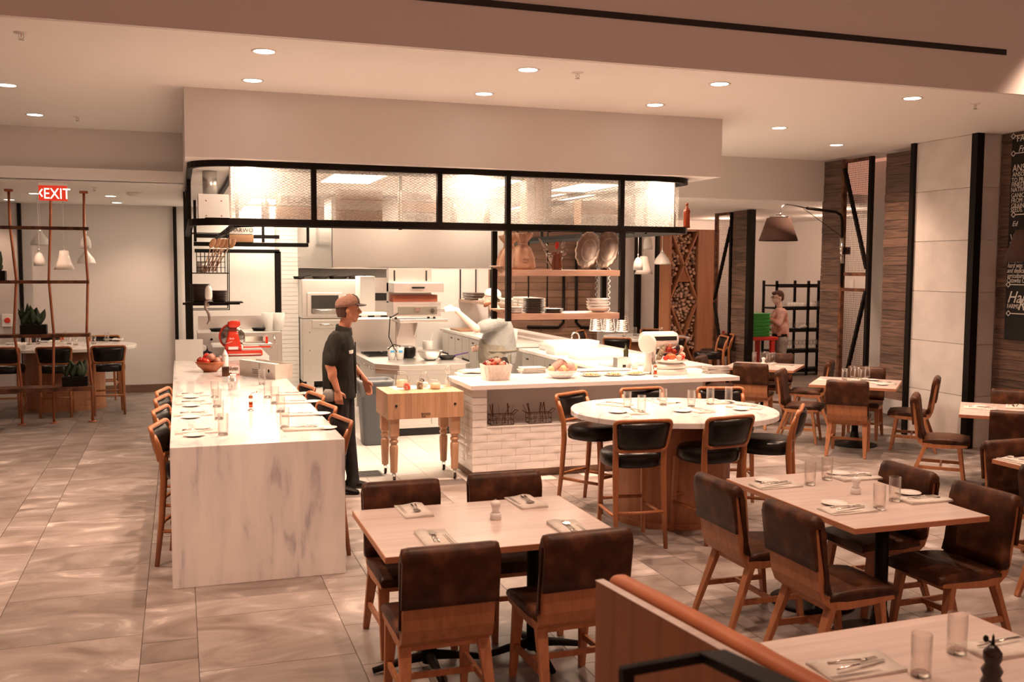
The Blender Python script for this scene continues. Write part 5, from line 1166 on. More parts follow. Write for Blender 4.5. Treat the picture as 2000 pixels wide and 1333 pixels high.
# hanging far shelf with trays and towels
e = empty('far_hanging_shelf', (5.1, 14.3, 1.43), 'long hanging shelf above the rear counter with white folded towels', 'shelf')
MB().box(0, .35, 0, 4.0, 0, .05).build('shelf_board', shelfw, e)
for y in (.05, 2.0, 3.95):
    for x in (.02, .33): MB().tube([(x, y, .05), (x, y, 3.07-1.43)], .012, 6).build('hanger', black, e)
for i in range(10):
    for j in range(3 if i < 3 else (2 if i < 6 else 1)):
        o = MB().box(-.14, .14, -.11, .11, 0, .045).build('folded_towel', cloth, loc=(5.28, 14.5+i*.28, 1.481+j*.047), bev=.01); tag(o, ORD[j]+' white folded towel of pile '+ORD[i].replace('lowest', 'nearest')+' along the far hanging shelf', 'towel', 'folded towels on the far shelf')
for i in range(5):
    o = MB().box(-.15, .15, -.3, .3, 0, .02).build('baking_tray', pewter if i % 2 else darkglz, loc=(5.27, 17.75, 1.481+i*.028), rz=rr.uniform(-.12, .12)); tag(o, ORD[i]+' dark baking tray piled at the far end of the hanging shelf', 'tray', 'baking trays on the far shelf')
# heat lamps
for i, (px, py, w_) in enumerate(((1164, 633, 'left'), (1189, 634, 'middle'), (1216, 634, 'right'))):
    q = U(px, py, y=11.55); o = empty('heat_lamp', (q.x, q.y, q.z), w_+' chrome ribbed heat lamp on a coiled cord over the prep counter', 'lamp', 'chrome heat lamps')
    pr_ = []
    for k in range(8): z = -.09+k*.025; r_ = .082-.003*k; pr_ += [(r_, z), (r_+.006, z+.008), (r_+.006, z+.014), (r_, z+.022)]
    MB().lathe(pr_+[(.03, .115), (.02, .13)], n=26).build('shade', chrome, o)
    n = 150; L2 = 3.05-q.z-.13
    MB().tube([(.013*cos(k*.9), .013*sin(k*.9), .13+L2*k/n) for k in range(n+1)], .0035, 5).build('coiled_cord', whitep if i else grayp, o)
    MB().lathe([(.001, -.086), (.05, -.085), (.05, -.08)], n=14).build('bulb', lensm, o)
for px in (1164, 1189, 1216):
    q = U(px, 633, y=11.55); light('heat_lamp_light', 'SPOT', (q.x, q.y, q.z-.12), 26, .04, spot=120, blend=.8, col=(1, .78, .56))
# black pipe rails on the far board wall
e = empty('pipe_rail', (0, 0, 0), 'black curved pipe handrail on the far brown board wall', 'rail'); Yp = 18.25
a = [U(1030, 639, y=Yp), U(1090, 640, y=Yp), U(1100, 630, y=Yp), U(1101, 540, y=Yp)]; MB().tube(a, .03, 8).build('pipe', black, e)
a = [U(1160, 640, y=Yp), U(1135, 640, y=Yp), U(1125, 630, y=Yp), U(1126, 480, y=Yp)]; MB().tube(a, .03, 8).build('pipe', black, e)
# ================================================================ BOOTH AND RAIL
bd = math.atan2(.13, .99)
e = empty('booth_bench', (1.31, 2.92, 0), 'foreground booth with a wooden back panel and tan leather cushion', 'booth', None, bd)
MB().box(-.028, 0, -2.2, 0, 0, 1.07).build('back_panel', panelw, e, .002); MB().box(-.030, .002, -2.2, .002, 1.0695, 1.0715).build('top_edge', tabletop, e)
rs = []
prf = rrect(.012, .085, .50, 1.09, .03, 4)
for y, k in ((-2.2, 1), (-1.0, 1), (-.4, 1), (-.03, 1), (-.01, .9), (0, .75)): rs.append([V((.05+(x-.05)*k, y, .80+(z-.80)*(1-(1-k)*.25)+.006*sin(y*9)*(z > 1))) for x, z in prf])
MB().rings(rs).build('back_cushion', tan, e)
MB().box(.0, .56, -2.2, -.02, 0, .36).build('seat_base', panelw, e); MB().box(.10, .56, -2.2, -.02, .36, .47).build('seat_cushion', tan, e, .04, seg=4)
e = empty('black_rail', (0, 0, 0), 'blurred black metal rail in the near foreground crossing the booth panel', 'rail')
a, b_, c_ = U(1213, 1313, y=1.72), U(1391, 1281, y=1.70), U(1570, 1365, y=1.38)
MB().bar(a, b_, .018, .018).build('top_bar', black, e); MB().bar(b_, c_, .060, .02).build('side_bar', black, e, .002); MB().bar((a.x+.012, a.y, a.z), (a.x+.012, a.y, 0), .024, .024).build('post', black, e)
MB().bar((b_.x+.25, 1.0, 0), (b_.x+.25, 1.0, a.z) , .024, .024).build('post', black, e); MB().bar(c_, (b_.x+.25, 1.0, a.z), .05, .02).build('side_bar', black, e)
# ================================================================ TRELLIS
e = empty('trellis_divider', (0, 0, 0), 'copper rod trellis with dark shelves and bent uprights in front of the far left table', 'divider')
YT = 14.2; z8 = 2.667
for pts in ([(17, 368), (17.5, 390), (19.5, 441), (32, 547), (27, 651), (35.5, 696), (42, 756), (43.5, 826)], [(99, 396), (99, 420), (98.5, 445), (95.5, 547), (105, 651), (104, 755), (106, 831)], [(163.5, 372), (164, 392), (164, 443), (171.5, 548), (169.5, 651), (180, 756), (181, 822)]):
    P_ = [U(x, y, y=YT) for x, y in pts]; P_[-1].z = 0
    P_[0].z = 3.072 if pts[0][1] < 380 else P_[0].z
    if pts[0][0] == 99: P_.insert(0, V((P_[0].x, YT, 3.07)))
    MB().tube(P_, .017, 8).build('rod', copper, e); MB().lathe([(.055, 0), (.055, .012), (.02, .02)], (P_[-1].x, YT, 0), 16).build('foot', copper, e); MB().box(P_[0].x-.05, P_[0].x+.05, YT-.05, YT+.05, 3.04, 3.07).build('ceiling_plate', copper, e)
def shelfbar(py, x1, name, d=.05, h=.035):
    a = U(0, py, y=YT); b_ = U(x1, py, y=YT); MB().box(-3.4, b_.x, YT-d, YT+d, b_.z-h, b_.z+h*.2).build(name, stoolwood if False else rust, e); return b_.z+h*.2
zs = [shelfbar(445, 173, 'cross_bar'), shelfbar(549, 174, 'cross_bar'), shelfbar(652, 176, 'shelf', .11), shelfbar(754, 182, 'shelf', .17, .045)]
def planter(px0, px1, z, lb, n, hl, Y=YT):
    a, b_ = U(px0, 640, y=Y).x, U(px1, 640, y=Y).x; w_ = (b_-a)/2
    c = empty('planter', ((a+b_)/2, Y, z+.001), lb, 'plant', 'black trough planters on the trellis'); MB().box(-w_, w_, -.07, .07, 0, .12).build('trough', black, c, .004); MB().box(-w_+.01, w_-.01, -.06, .06, .118, .124).build('soil', dark, c)
    for i in range(n):
        a_ = rr.uniform(-1, 1); l = hl*rr.uniform(.6, 1); x0 = rr.uniform(-w_*.8, w_*.8); dx = a_*.5*l; yy = rr.uniform(-.04, .04); dy = rr.uniform(-.3, .3)*l
        rs = []
        for k in range(6):
            t = k/5; wd = (.006, .03, .042, .036, .02, .001)[k]*(1.1 if hl > .2 else .8); x = x0+dx*t**1.5; y = yy+dy*t; zz = .12+l*(t-.15*t*t*abs(a_)); rs.append([V((x-wd, y, zz)), V((x, y+.008, zz)), V((x+wd, y, zz)), V((x, y-.004, zz))])
        MB().rings(rs).build('leaf', leafm, c)
planter(40, 92, zs[2], 'black trough planter with dark pointed leaves on the third trellis shelf', 16, .30); planter(119, 169, zs[3], 'black trough planter with dark leaves on the lowest trellis shelf', 12, .26); planter(-60, 15, zs[1], 'trough planter at the left photo edge on the second trellis bar', 14, .30)
# ================================================================ PENDANTS
def pend(px, pt, pb, Y, kind, lb, top=3.072, grp='white pendant lamps'):
    a, b_ = U(px, pt, y=Y), U(px, pb, y=Y); h_ = a.z-b_.z; o = empty('pendant_lamp', (b_.x, Y, b_.z), lb, 'lamp', grp)
    r_ = {'bell': .62, 'cone': .50, 'dome': .36}[kind]*h_*1.05
    pr_ = {'bell': [(r_, 0), (r_*.98, .1*h_), (r_*.8, .4*h_), (r_*.5, .65*h_), (r_*.25, .85*h_), (r_*.18, h_)], 'cone': [(r_, 0), (r_*.72, .35*h_), (r_*.52, .7*h_), (r_*.42, h_), (.01, h_+.005)], 'dome': [(r_, 0), (r_, .35*h_), (r_*.85, .65*h_), (r_*.5, .9*h_), (r_*.15, h_)]}[kind]
    b = MB().lathe(pr_+[(p[0]*.93+.0, p[1]-.004 if p[1] > .01 else 0) for p in reversed(pr_)], n=24); b.build('shade', enam if kind == 'cone' else whitep, o)
    MB().ell((0, 0, .35*h_), min(.05, r_*.45), 12, 8).build('bulb', lensm, o); MB().tube([(0, 0, h_), (0, 0, top-b_.z)], .005, 6).build('cord', whitep, o); MB().lathe([(.012, h_), (.01, h_+.06)], n=8).build('cap', chrome, o)
pend(79, 451, 479, 15.9, 'bell', 'small bell shaped pendant at the upper left of the far left table'); pend(77, 493, 520, 15.3, 'dome', 'small dome pendant below the bell pendant at the far left table'); pend(126, 490, 527, 15.3, 'cone', 'large pale cone pendant over the far left table'); pend(168, 460, 486, 15.2, 'dome', 'dome pendant by the right trellis rod, upper one'); pend(169, 489, 515, 16.0, 'bell', 'bell pendant by the right trellis rod, lower one')
pend(1246, 503, 528, 15.0, 'dome', 'small dome pendant beside the cone pendant behind the hanging shelf'); pend(1257, 501, 536, 15.4, 'cone', 'pale cone pendant behind the hanging shelf'); pend(1265, 462, 487, 15.8, 'dome', 'highest dome pendant right of the hanging shelf'); pend(1293, 491, 517, 15.4, 'bell', 'bell pendant in front of the grey wall near the firewood')
pend(1183+23, 474, 496, 15.6, 'dome', 'small pendant half hidden by the right post of the hanging shelf')
# ================================================================ SWING ARM LAMPS
A = V((8.80, 11.66, 0)); B = V((7.34, 11.0, 0)); nrm = (B-A).cross(V((0, 0, 1))).normalized()
def PU(px, py):
    d = fw*CF + cr*(px-1000) - cu*(py-666.5); t = (A-V((0, 0, CH))).dot(nrm)/d.dot(nrm); return V((0, 0, CH))+d*t
sh_ = PU(1520, 471)
e = empty('swing_arm_lamp', (A.x, A.y, 0), 'wall lamp with a long black arm and brown tapered shade', 'lamp'); o_ = V((A.x, A.y, 0))
def rel(p): return p-o_
MB().tube([rel(PU(x, y)) for x, y in ((1644, 560), (1645, 432), (1642, 420), (1632, 414), (1576, 407))], .020, 8).build('arm', black, e)
MB().tube([rel(PU(x, y)) for x, y in ((1580, 408), (1548, 401), (1534, 399), (1527, 404), (1521, 421))], .009, 8).build('rod', silver, e)
MB().tube([rel(PU(1570, 408)), rel(PU(1643, 462))], .004, 6).build('stay_cable', black, e); MB().tube([rel(PU(1644, 465)), rel(PU(1644, 515))], .028, 10).build('wall_bracket', silver, e); MB().bar(rel(PU(1644, 490)), rel(PU(1644, 490))+V((.12, 0, 0)), .06, .1).build('bracket_arm', black, e)
shade = noise(mat('brown_shade', (.12, .055, .035), .9), [(.3, (.045, .019, .012)), (.7, (.070, .031, .019))], 3)
zt_ = PU(1520, 426).z; s_ = rel(sh_); H_ = zt_-sh_.z
MB().lathe([(.248, 0), (.150, H_), (.147, H_), (.245, .0)], (s_.x, s_.y, s_.z), 36).build('shade', shade, e); MB().lathe([(.12, H_), (.12, H_+.02), (.02, H_+.03), (.035, H_+.035), (.035, H_+.06)], (s_.x, s_.y, s_.z), 24).build('shade_top', silver, e)
q = U(2012, 512, x=8.35); e = empty('swing_arm_lamp', (q.x, q.y, q.z), 'brown tapered lamp shade cut by the right edge before the chalkboard', 'lamp')
MB().lathe([(.25, 0), (.15, .33), (.147, .33), (.246, .0)], n=36).build('shade', shade, e); MB().tube([(0, 0, .33), (0, 0, .42), (.62, -.1, .38), (.68, -.1, .3)], .014, 8).build('arm', black, e)
# ================================================================ BAR TOP THINGS
def onm(px, py): return U(px, py, z=.93)
q = onm(411, 726); terra = mat('terracotta', (.42, .12, .045), .35)
c = tag(MB().lathe([(.07, 0), (.075, .008), (.13, .06), (.165, .115), (.158, .115), (.12, .06), (.06, .014), (.001, .012)], n=30).build('fruit_bowl', terra, loc=(q.x, q.y, .93)), 'terracotta bowl heaped with tomatoes on the marble bar', 'bowl')
for i in range(10):
    a_ = i*2.4; d = .015+.10*(i/10)**.5; veg('tomato', (q.x+d*cos(a_), q.y+d*sin(a_), .93+.115+(.045 if i < 3 else 0)), .043, (tom, red, tom2)[i % 3], ('dark', 'bright red', 'pinkish')[i % 3]+' tomato in the terracotta bowl on the marble bar', 'tomato', 'tomatoes in the terracotta bowl')
q = onm(443, 735); o = tag(MB().box(-.048, .048, -.04, .04, 0, .10).build('wooden_cube', rust, loc=(q.x, q.y, .93), bev=.003), 'small dark wooden cube beside the terracotta bowl', 'box')
q = onm(440, 726); o = empty('squeeze_bottle', (q.x, q.y+.02, .93), 'white squeeze bottle behind the wooden cube', 'bottle'); MB().lathe([(.032, 0), (.036, .01), (.036, .17), (.02, .19)], n=18).build('body', whitep, o); MB().lathe([(.036, .172), (.03, .19), (.006, .24), (.001, .245)], n=14).build('nozzle', whitep, o)
q = onm(453, 762); o = empty('cutlery_glass', (q.x, q.y, .93), 'glass tumbler holding cutlery in the middle of the marble bar', 'glass'); g = MB().lathe([(.033, 0), (.04, .13), (.038, .13), (.031, .008)], n=22); g.f = g.f[:-2]; g.sm = g.sm[:-2]; g.build('tumbler', glass_, o)
for i in range(6): k = MB().tube([(0, 0, .01), ((i-2.5)*.010+.012, 0, .15)], .0035, 6).ell(((i-2.5)*.014+.018, 0, .19), (.008, .004, .03), 8, 6); k.build('cutlery', silver, o)
a, b_ = onm(468, 731), onm(538, 742); L2 = (b_-a).length; rz = math.atan2(b_.y-a.y, b_.x-a.x)
o = empty('tea_box', (a.x, a.y, .93), 'open pale cardboard box with small print on the marble bar', 'box', None, rz)
for x0, x1, y0, y1 in ((0, L2, 0, .004), (0, L2, .20, .204), (0, .004, .004, .20), (L2-.004, L2, .004, .20)): MB().box(x0, x1, y0, y1, .004, .155).build('side', cardb, o)
MB().box(0, L2, 0, .204, 0, .004).build('bottom', cardb, o); MB().box(.0, L2, -.01, .05, .155, .160).build('flap', paper, o); MB().box(L2*.56, L2*.57, -.001, 0, .01, .15).build('seam', ink, o)
for i in range(3): MB().box(.03+L2*.32, .03+L2*.5, -.0015, -.001, .035+i*.018, .040+i*.018).build('print_line', ink, o)
MB().lathe([(.018, 0), (.001, .001)], (L2*.82, -.001, .08), 16, M=T(rx=pi/2)).build('logo_dot', ink, o)
for i in range(9): p = tag(MB().box(-.02, .02, -.07, .07, 0, .09).build('paper_packet', paper, loc=(a.x+cos(rz)*(.04+i*(L2-.08)/8)-sin(rz)*.1, a.y+sin(rz)*(.04+i*(L2-.08)/8)+cos(rz)*.1, .936), rz=rz), NTH9[i]+' white paper packet from the left in the cardboard box', 'packet', 'packets in the cardboard box')
# slicer
q = onm(455, 699); e = empty('meat_slicer', (q.x, q.y, .93), 'red flywheel style meat slicer with a chrome blade at the rear of the marble bar', 'slicer')
MB().box(-.08, .36, -.14, .16, .03, .10).build('base', red, e, .015, seg=3); MB().box(-.06, .34, -.145, -.14, .045, .06).build('base_trim', chrome, e)
for x in (-.05, .32):
    for y in (-.1, .12): MB().lathe([(.02, 0), (.016, .03)], (x, y, 0), 12).build('foot', black, e)
MB().lathe([(.001, -.012), (.14, -.010), (.152, 0), (.14, .010), (.001, .012)], (.0, .04, .27), 40, M=T(rx=pi/2)).build('blade', mat('blade_dark_reflection', (.30, .29, .28), .15, 1), e)  # dark surroundings reflected in the blade are put into its colour
MB().tube([(.156*cos(t), .04, .27+.156*sin(t)) for t in [R(60+i*8) for i in range(26)]], .013, 8).build('guard_ring', red, e)
rs = [[V((x, y, z)) for x, y in rrect(-wx, wx, -.14, -.14+dy, .02, 3)] for wx, dy, z in ((.105, .16, .10), (.10, .15, .16), (.065, .10, .30), (.06, .09, .34))]
MB().rings(rs).build('front_housing', red, e)
text('Berkel', .03, whitep, e, (-.045, -.142, .245), (pi/2, 0, .05)); MB().tube([(.0+.038*cos(t), -.13, .26+.034*sin(t)) for t in [2*pi*i/20 for i in range(20)]], .003, 6, closed=True).build('badge_ring', whitep, e); MB().tube([(-.095, -.146, .19), (-.02, -.138, .215), (.055, -.13, .235)], .003, 6).build('badge_swoosh', whitep, e)
MB().box(-.06, .06, -.145, -.14, .115, .15).build('name_plate', whitep, e); MB().box(-.045, .045, -.12, -.04, .34, .40).build('neck', mat('dark_red', (.18, .012, .008), .3), e)
rs = [[V((x, y-.05, z)) for x, y in rrect(-a_, b2, -.10, .08, .03, 3)] for a_, b2, z in ((.05, .06, .39), (.07, .09, .42), (.06, .09, .46), (.02, .085, .48))]
MB().rings(rs).build('sharpener_cover', red, e)
MB().box(.12, .48, -.10, .14, .16, .18).build('carriage', steel, e, .003); MB().box(.12, .46, -.12, -.10, .13, .15).build('carriage_rail', red, e); MB().box(.40, .43, -.10, .10, .18, .27).build('carriage_fence', red, e); MB().box(.16, .40, .10, .12, .18, .26).build('meat_plate', chrome, e); MB().tube([(.47, -.1, .1), (.52, -.1, .2), (.50, -.1, .30)], .008, 8).build('crank', chrome, e)
q = onm(400, 694); o = empty('tape_dispenser', (q.x, q.y+.05, .93), 'dark rounded tape dispenser left of the red slicer', 'dispenser')
MB().prism([(-.08, 0), (.12, 0), (.10, .03), (.05, .05), (.03, .11), (0, .14), (-.04, .14), (-.075, .10)], -.03, .03, M=T(rx=pi/2)).build('body', mat('dark_violet_plastic', (.03, .02, .05), .4), o, .004); MB().lathe([(.03, -.033), (.045, -.033), (.045, .033), (.03, .033)], (-.02, 0, .09), 20, M=T(rx=pi/2)).build('tape_roll', whitep, o)
a, b_ = U(343, 705, y=12.72), U(397, 705, y=12.72); o = tag(MB().box(a.x, b_.x, 12.70, 12.745, .93, 1.19).build('bar_screen', plast), 'pale translucent upright screen at the far left end of the marble bar', 'screen')
# rear left work tables
e = empty('work_table', (.46, 12.82, 0), 'white topped work table continuing behind the marble bar', 'table'); MB().box(0, .61, 0, 2.1, .91, .955).build('top', slabw, e, .003)
for x in (.03, .55):
    for y in (.05, 2.0): MB().box(x, x+.04, y, y+.04, 0, .91).build('leg', steel, e)
MB().box(.02, .59, .05, 2.05, .35, .38).build('undershelf', steel, e); MB().box(.30, .585, .1, 1.2, .42, .84).build('glass_door_fridge', dark, e, .005)
e = empty('stove_bank', (.25, 15.6, 0), 'stainless stove bank with pans left of the oven', 'stove'); MB().box(0, 1.25, 0, .8, .08, 1.08).build('body', steel, e, .006); MB().box(.04, 1.2, .05, .75, 0, .08).build('base', dark, e)
for i in range(3): MB().box(.05+i*.39, .40+i*.39, -.02, 0, .35, .9).build('door', steel, e, .004); MB().lathe([(.02, 0), (.018, .03)], (.2+i*.39, 0, .98), 12, M=T(rx=pi/2)).build('knob', black, e)
MB().box(.02, 1.23, .75, .8, 1.08, 1.30).build('rear_riser', steel, e)
for px, py, r_, lb in ((491, 632, .14, 'black frying pan right of the red slicer'), (420, 640, .12, 'dark pan left behind the red slicer')):
    q = U(px, py, z=1.08); o = empty('frying_pan', (q.x, 15.95, 1.08), lb, 'pan'); MB().lathe([(r_*.75, 0), (r_, .045), (r_*.96, .045), (r_*.72, .008), (.001, .008)], n=22).build('body', black, o); MB().bar((r_*.9, 0, .04), (r_*2.3, 0, .10), .03, .012).build('handle', black, o)
q = U(530, 640, y=15.9)
for i in range(2):
    o = tag(MB().lathe([(.075, 0), (.10, .28), (.095, .28), (.07, .004)], n=18).build('white_tub', whitep, loc=(q.x-.05+i*.16, 15.9, 1.08)), ('left', 'right')[i]+' tall pale tub on the stove bank beside the tiled column', 'container', 'pale tubs on the stove bank')
for i in range(3): o = tag(MB().box(-.13, .13, -.1, .1, 0, .10).build('food_box', plast, loc=(.52+.0*i, 13.25+i*.28, .955), bev=.01), ('nearest', 'middle', 'farthest')[i]+' clear food box on the work table behind the slicer', 'container', 'food boxes behind the slicer')
# ================================================================ FIREWOOD RACK
YF = 16.3; xa, xb, xc = U(1312, 500, y=YF).x, U(1363, 500, y=YF).x, U(1403, 500, y=YF).x; zt_ = U(1380, 449, y=YF).z; wd = xb-xa
e = empty('firewood_rack', (xa, YF, 0), 'tall wooden firewood rack with crossed diagonal dividers', 'rack')
MB().box(-.04, 0, 0, .4, 0, zt_).build('side_board', panelw, e); MB().box(wd, xc-xa, -.02, .4, 0, zt_).build('side_panel', panelw, e); MB().box(0, wd, .36, .4, 0, zt_).build('back_board', stoolwood, e); MB().box(-.04, wd, 0, .4, zt_-.04, zt_).build('top_board', panelw, e); MB().box(0, wd, 0, .36, 0, .05).build('bottom_board', panelw, e)
per = 1.22; segs = []
z = zt_-.05
while z > .1:
    z2 = max(z-per, .06); k = (z-z2)/per
    segs += [((0, z), (wd*k, z2)), ((wd, z), (wd*(1-k), z2))]; z -= per+.12
for (x0, z0), (x1, z1) in segs: MB().bar((x0, .18, z0), (x1, .18, z1), .36, .028, up=(1, 0, 0) if False else (0, 0, 1)).build('divider', panelw, e)
zc = zt_-.05-per
MB().prism([(wd*.28, zc+.30), (wd*.72, zc+.30), (wd*.5, zc+.56)], 0.02, .03, M=T(rx=pi/2) @ T(z=-.05)).build('blank_panel', stoolwood, e)
lg = woodm('split_log', (.40, .22, .14), (.72, .50, .38), 6, axis=(4, 1, 4), rough=.8, va=.3)
n = 0; pts = []
for t in range(2600):
    x, z = rr.uniform(.03, wd-.03), rr.uniform(.6, zt_-.08); ok = True
    for (x0, z0), (x1, z1) in segs:
        if min(z0, z1) < z < max(z0, z1) and abs(x-(x0+(x1-x0)*(z-z0)/(z1-z0))) < .05: ok = False
    if zc+.28 < z < zc+.56 and abs(x-wd*.5) < (zc+.6-z)*.8: ok = False
    if ok and all((x-a)**2+(z-b)**2 > .0030 for a, b in pts): pts.append((x, z))
for x, z in pts[:290]:
    a0 = rr.uniform(0, 6.3); k = rr.randint(3, 5); pl = [(.036*rr.uniform(.75, 1.2)*cos(a0+2*pi*i/k), .036*rr.uniform(.75, 1.2)*sin(a0+2*pi*i/k)) for i in range(k)]
    o = MB().prism(pl, -.13, .0, M=T(rx=pi/2)).build('firewood_log', lg, loc=(xa+x, YF+.08+rr.uniform(-.05, .04), z)); tag(o, 'split firewood log with a pale end in the tall rack', 'log', 'split logs in the firewood rack')
# ================================================================ SERVICE ROOM
e = empty('wire_shelving', (10.95, 16.4, 0), 'tall black shelving with cups and glasses in the service room', 'shelf')
for x in (0, .72, 1.28):
    for y in (0, .45): MB().bar((x, y, 0), (x, y, 1.86), .04, .04).build('post', black, e)
SZ = (1.80, 1.36, .93, .52, .14)
for z in SZ: MB().box(-.02, 1.30, 0, .45, z-.05, z-.02).build('shelf_board', black, e); MB().box(-.02, 1.30, -.02, .0, z-.07, z).build('front_rail', black, e)
cm = MB().lathe([(.03, 0), (.038, .02), (.036, .10), (.033, .10)], n=14).mesh('cup'); cm.materials.append(white); gm2 = MB().lathe([(.028, 0), (.033, .12), (.030, .12)], n=12).mesh('glass'); gm2.materials.append(glass_)
wg = MB().lathe([(.03, 0), (.004, .006), (.004, .08), (.03, .10), (.036, .14), (.028, .19)], n=12).mesh('wine_glass'); wg.materials.append(glass_)
NTH = ('first', 'second', 'third', 'fourth', 'fifth', 'sixth', 'seventh', 'eighth', 'ninth', 'tenth', 'eleventh', 'twelfth', 'thirteenth', 'fourteenth', 'fifteenth')
for i in range(15):
    for k, (z, me, nm, cat, lb, i0) in enumerate(((SZ[1], cm if i < 9 else gm2, 'coffee_cup' if i < 9 else 'tumbler', 'cup' if i < 9 else 'glass', 'white cup in the row on the upper service shelf' if i < 9 else 'clear glass at the right of the upper service shelf', 0), (SZ[2], gm2, 'tumbler', 'glass', 'clear tumbler on the middle service shelf', 0), (SZ[3], wg, 'wine_glass', 'glass', 'stemmed wine glass on the lower service shelf', 0))):
        if k == 1 and i > 11: continue
        for r_ in range(2 if k == 2 else 1):
            o = put(nm, me, loc=(11.0+i*.084 if k != 0 else 11.28+i*.066, 16.5+r_*.12, z-.02)); tag(o, (('front row: ', 'back row: ')[r_] if k == 2 else '')+NTH[i]+' '+lb, cat, {'cup': 'white cups', 'glass': 'glasses'}[cat]+' on the %s service shelf' % ('upper', 'middle', 'lower')[k])
o = tag(MB().tube([(-.12, 0, .02), (0, 0, .06), (.10, 0, .03)], [.03, .05, .02], 8, flat=.6).build('cloth', cloth, loc=(11.6, 16.42, SZ[2]-.02+.01)), 'crumpled white cloth on the middle service shelf', 'cloth')
TX0, TY0 = U(1470, 650, y=14.75).x, 14.6
e = empty('red_table', (TX0, TY0, 0), 'tall red table holding the green crates', 'table'); MB().box(-.2, .42, 0, .6, .86, .92).build('top', redp, e, .01)
for x in (-.15, .33):
    for y in (.05, .5): MB().bar((x, y, .86), (x, y, 0), .07, .07, .05, .05).build('leg', redp, e)
for i in range(7):
    o = empty('green_crate', (TX0+.12, TY0+.25, .921+i*.058), 'green plastic crate, '+('lowest', 'second', 'third', 'fourth', 'fifth', 'sixth', 'topmost')[i]+' of the stack on the red table', 'crate', 'green crates on the red table')
    MB().box(-.16, .16, -.19, .19, 0, .040).build('body', green, o, .004); MB().box(-.185, .185, -.215, .215, .040, .054).build('rim', green, o, .002)
q = U(1431, 700, y=15.7); e = empty('red_high_chair', (q.x, 15.7, 0), 'red slatted high chair behind the narrow wire screen', 'chair')
for s in (-1, 1):
    MB().bar((s*.14, -.15, 0), (s*.12, -.12, .95), .04, .04).build('leg', redp, e); MB().bar((s*.14, .18, 0), (s*.12, .14, .95), .04, .04).build('leg', redp, e)
MB().box(-.16, .16, -.16, .18, .50, .54).build('seat', redp, e)
for i in range(6): MB().box(-.14, .14, -.14, -.12, .58+i*.06, .61+i*.06).build('slat', redp, e)
o = tag(MB().box(-.02, .02, -.02, .02, 0, .5).build('bottle_rack', mat('yellow_green', (.35, .42, .10), .5), loc=(U(1437, 600, y=15.9).x, 15.9, .95)), 'yellow green upright object above the red high chair', 'object') if False else None
e = empty('wall_switch', (12.29, 15.9, 1.75), 'pale plate on the service room wall above the shelving', 'wall plate'); MB().box(-.006, 0, -.06, .06, -.14, .14).build('plate', whitep, e)
# ================================================================ PEOPLE
def flesh(name, mt, parent, shapes, vox=.011, smooth=4):
    b = MB()
    for s in shapes:
        if s[0] == 'c': b.cap(*s[1:])
        elif s[0] == 'e': b.ell(*s[1:])
        elif s[0] == 'l': b.rings(s[1])
    o = b.build(name, mt, parent)
    r_ = o.modifiers.new('remesh', 'REMESH'); r_.mode = 'VOXEL'; r_.voxel_size = vox; r_.use_smooth_shade = True
    if smooth: s_ = o.modifiers.new('smooth', 'SMOOTH'); s_.factor = .6; s_.iterations = smooth
    return o
def orings(L, n=18):   # ellipse rings: (cx,cy,z,rx,ry)
    return [[V((cx+rx*cos(2*pi*i/n), cy+ry*sin(2*pi*i/n), z)) for i in range(n)] for cx, cy, z, rx, ry in L]
def head(c, yaw, pitch=0, beard=False):
    """shapes of a head centred at c, facing +y turned by yaw"""
    c = V(c); M_ = Mx.Rotation(yaw, 4, 'Z') @ Mx.Rotation(pitch, 4, 'X')
    def p(x, y, z): return c+(M_ @ V((x, y, z)))
    S = [('e', c+(M_ @ V((0, -.012, .025))), (.076, .096, .092), 16, 12, M_), ('e', c+(M_ @ V((0, .020, -.035))), (.060, .070, .078), 16, 12, M_), ('c', p(0, .055, -.09), .030, p(0, .045, -.07), .036),
         ('c', p(-.035, .04, -.075), .024, p(-.055, -.01, -.05), .022), ('c', p(.035, .04, -.075), .024, p(.055, -.01, -.05), .022),
         ('c', p(0, .090, .012), .010, p(0, .112, -.026), .0145), ('c', p(-.012, .098, -.034), .008, p(.012, .098, -.034), .008), ('c', p(-.032, .084, .030), .012, p(.032, .084, .030), .012),
         ('c', p(-.018, .090, -.060), .008, p(.018, .090, -.060), .008), ('c', p(-.017, .086, -.072), .009, p(.017, .086, -.072), .009),
         ('e', p(.078, -.01, -.012), (.009, .020, .032), 10, 8, M_), ('e', p(-.078, -.01, -.012), (.009, .020, .032), 10, 8, M_)]
    return S, p, M_
def hand(w_, d, side, n_, r=1, curl=.5):
    """w_: wrist; d: direction of fingers; side: direction towards thumb; n_: palm normal (towards which fingers curl)"""
    w_, d, side, n_ = V(w_), V(d).normalized(), V(side).normalized(), V(n_).normalized(); S = []
    for k, (o_, l) in enumerate(((.030, .068), (.011, .076), (-.009, .072), (-.028, .056))):
        b0 = w_+d*.02+side*o_*.6; b1 = w_+d*.092+side*o_; S.append(('c', b0, .016, b1, .0125, 8))
        c1 = curl*(1+.15*k); d1 = (d*cos(c1*.6)+n_*sin(c1*.6)); d2 = (d*cos(c1*1.5)+n_*sin(c1*1.5)); m1 = b1+d1*l*.5; m2 = m1+d2*l*.5
        S += [('c', b1, .0105, m1, .0095, 8), ('c', m1, .0095, m2, .0075, 8)]
    t0 = w_+d*.025+side*.022; t1 = t0+(d*.55+side*.75+n_*.2).normalized()*.042; t2 = t1+(d*.95+side*.2+n_*.35).normalized()*.034
    return S+[('c', t0, .014, t1, .012, 8), ('c', t1, .0115, t2, .009, 8)]
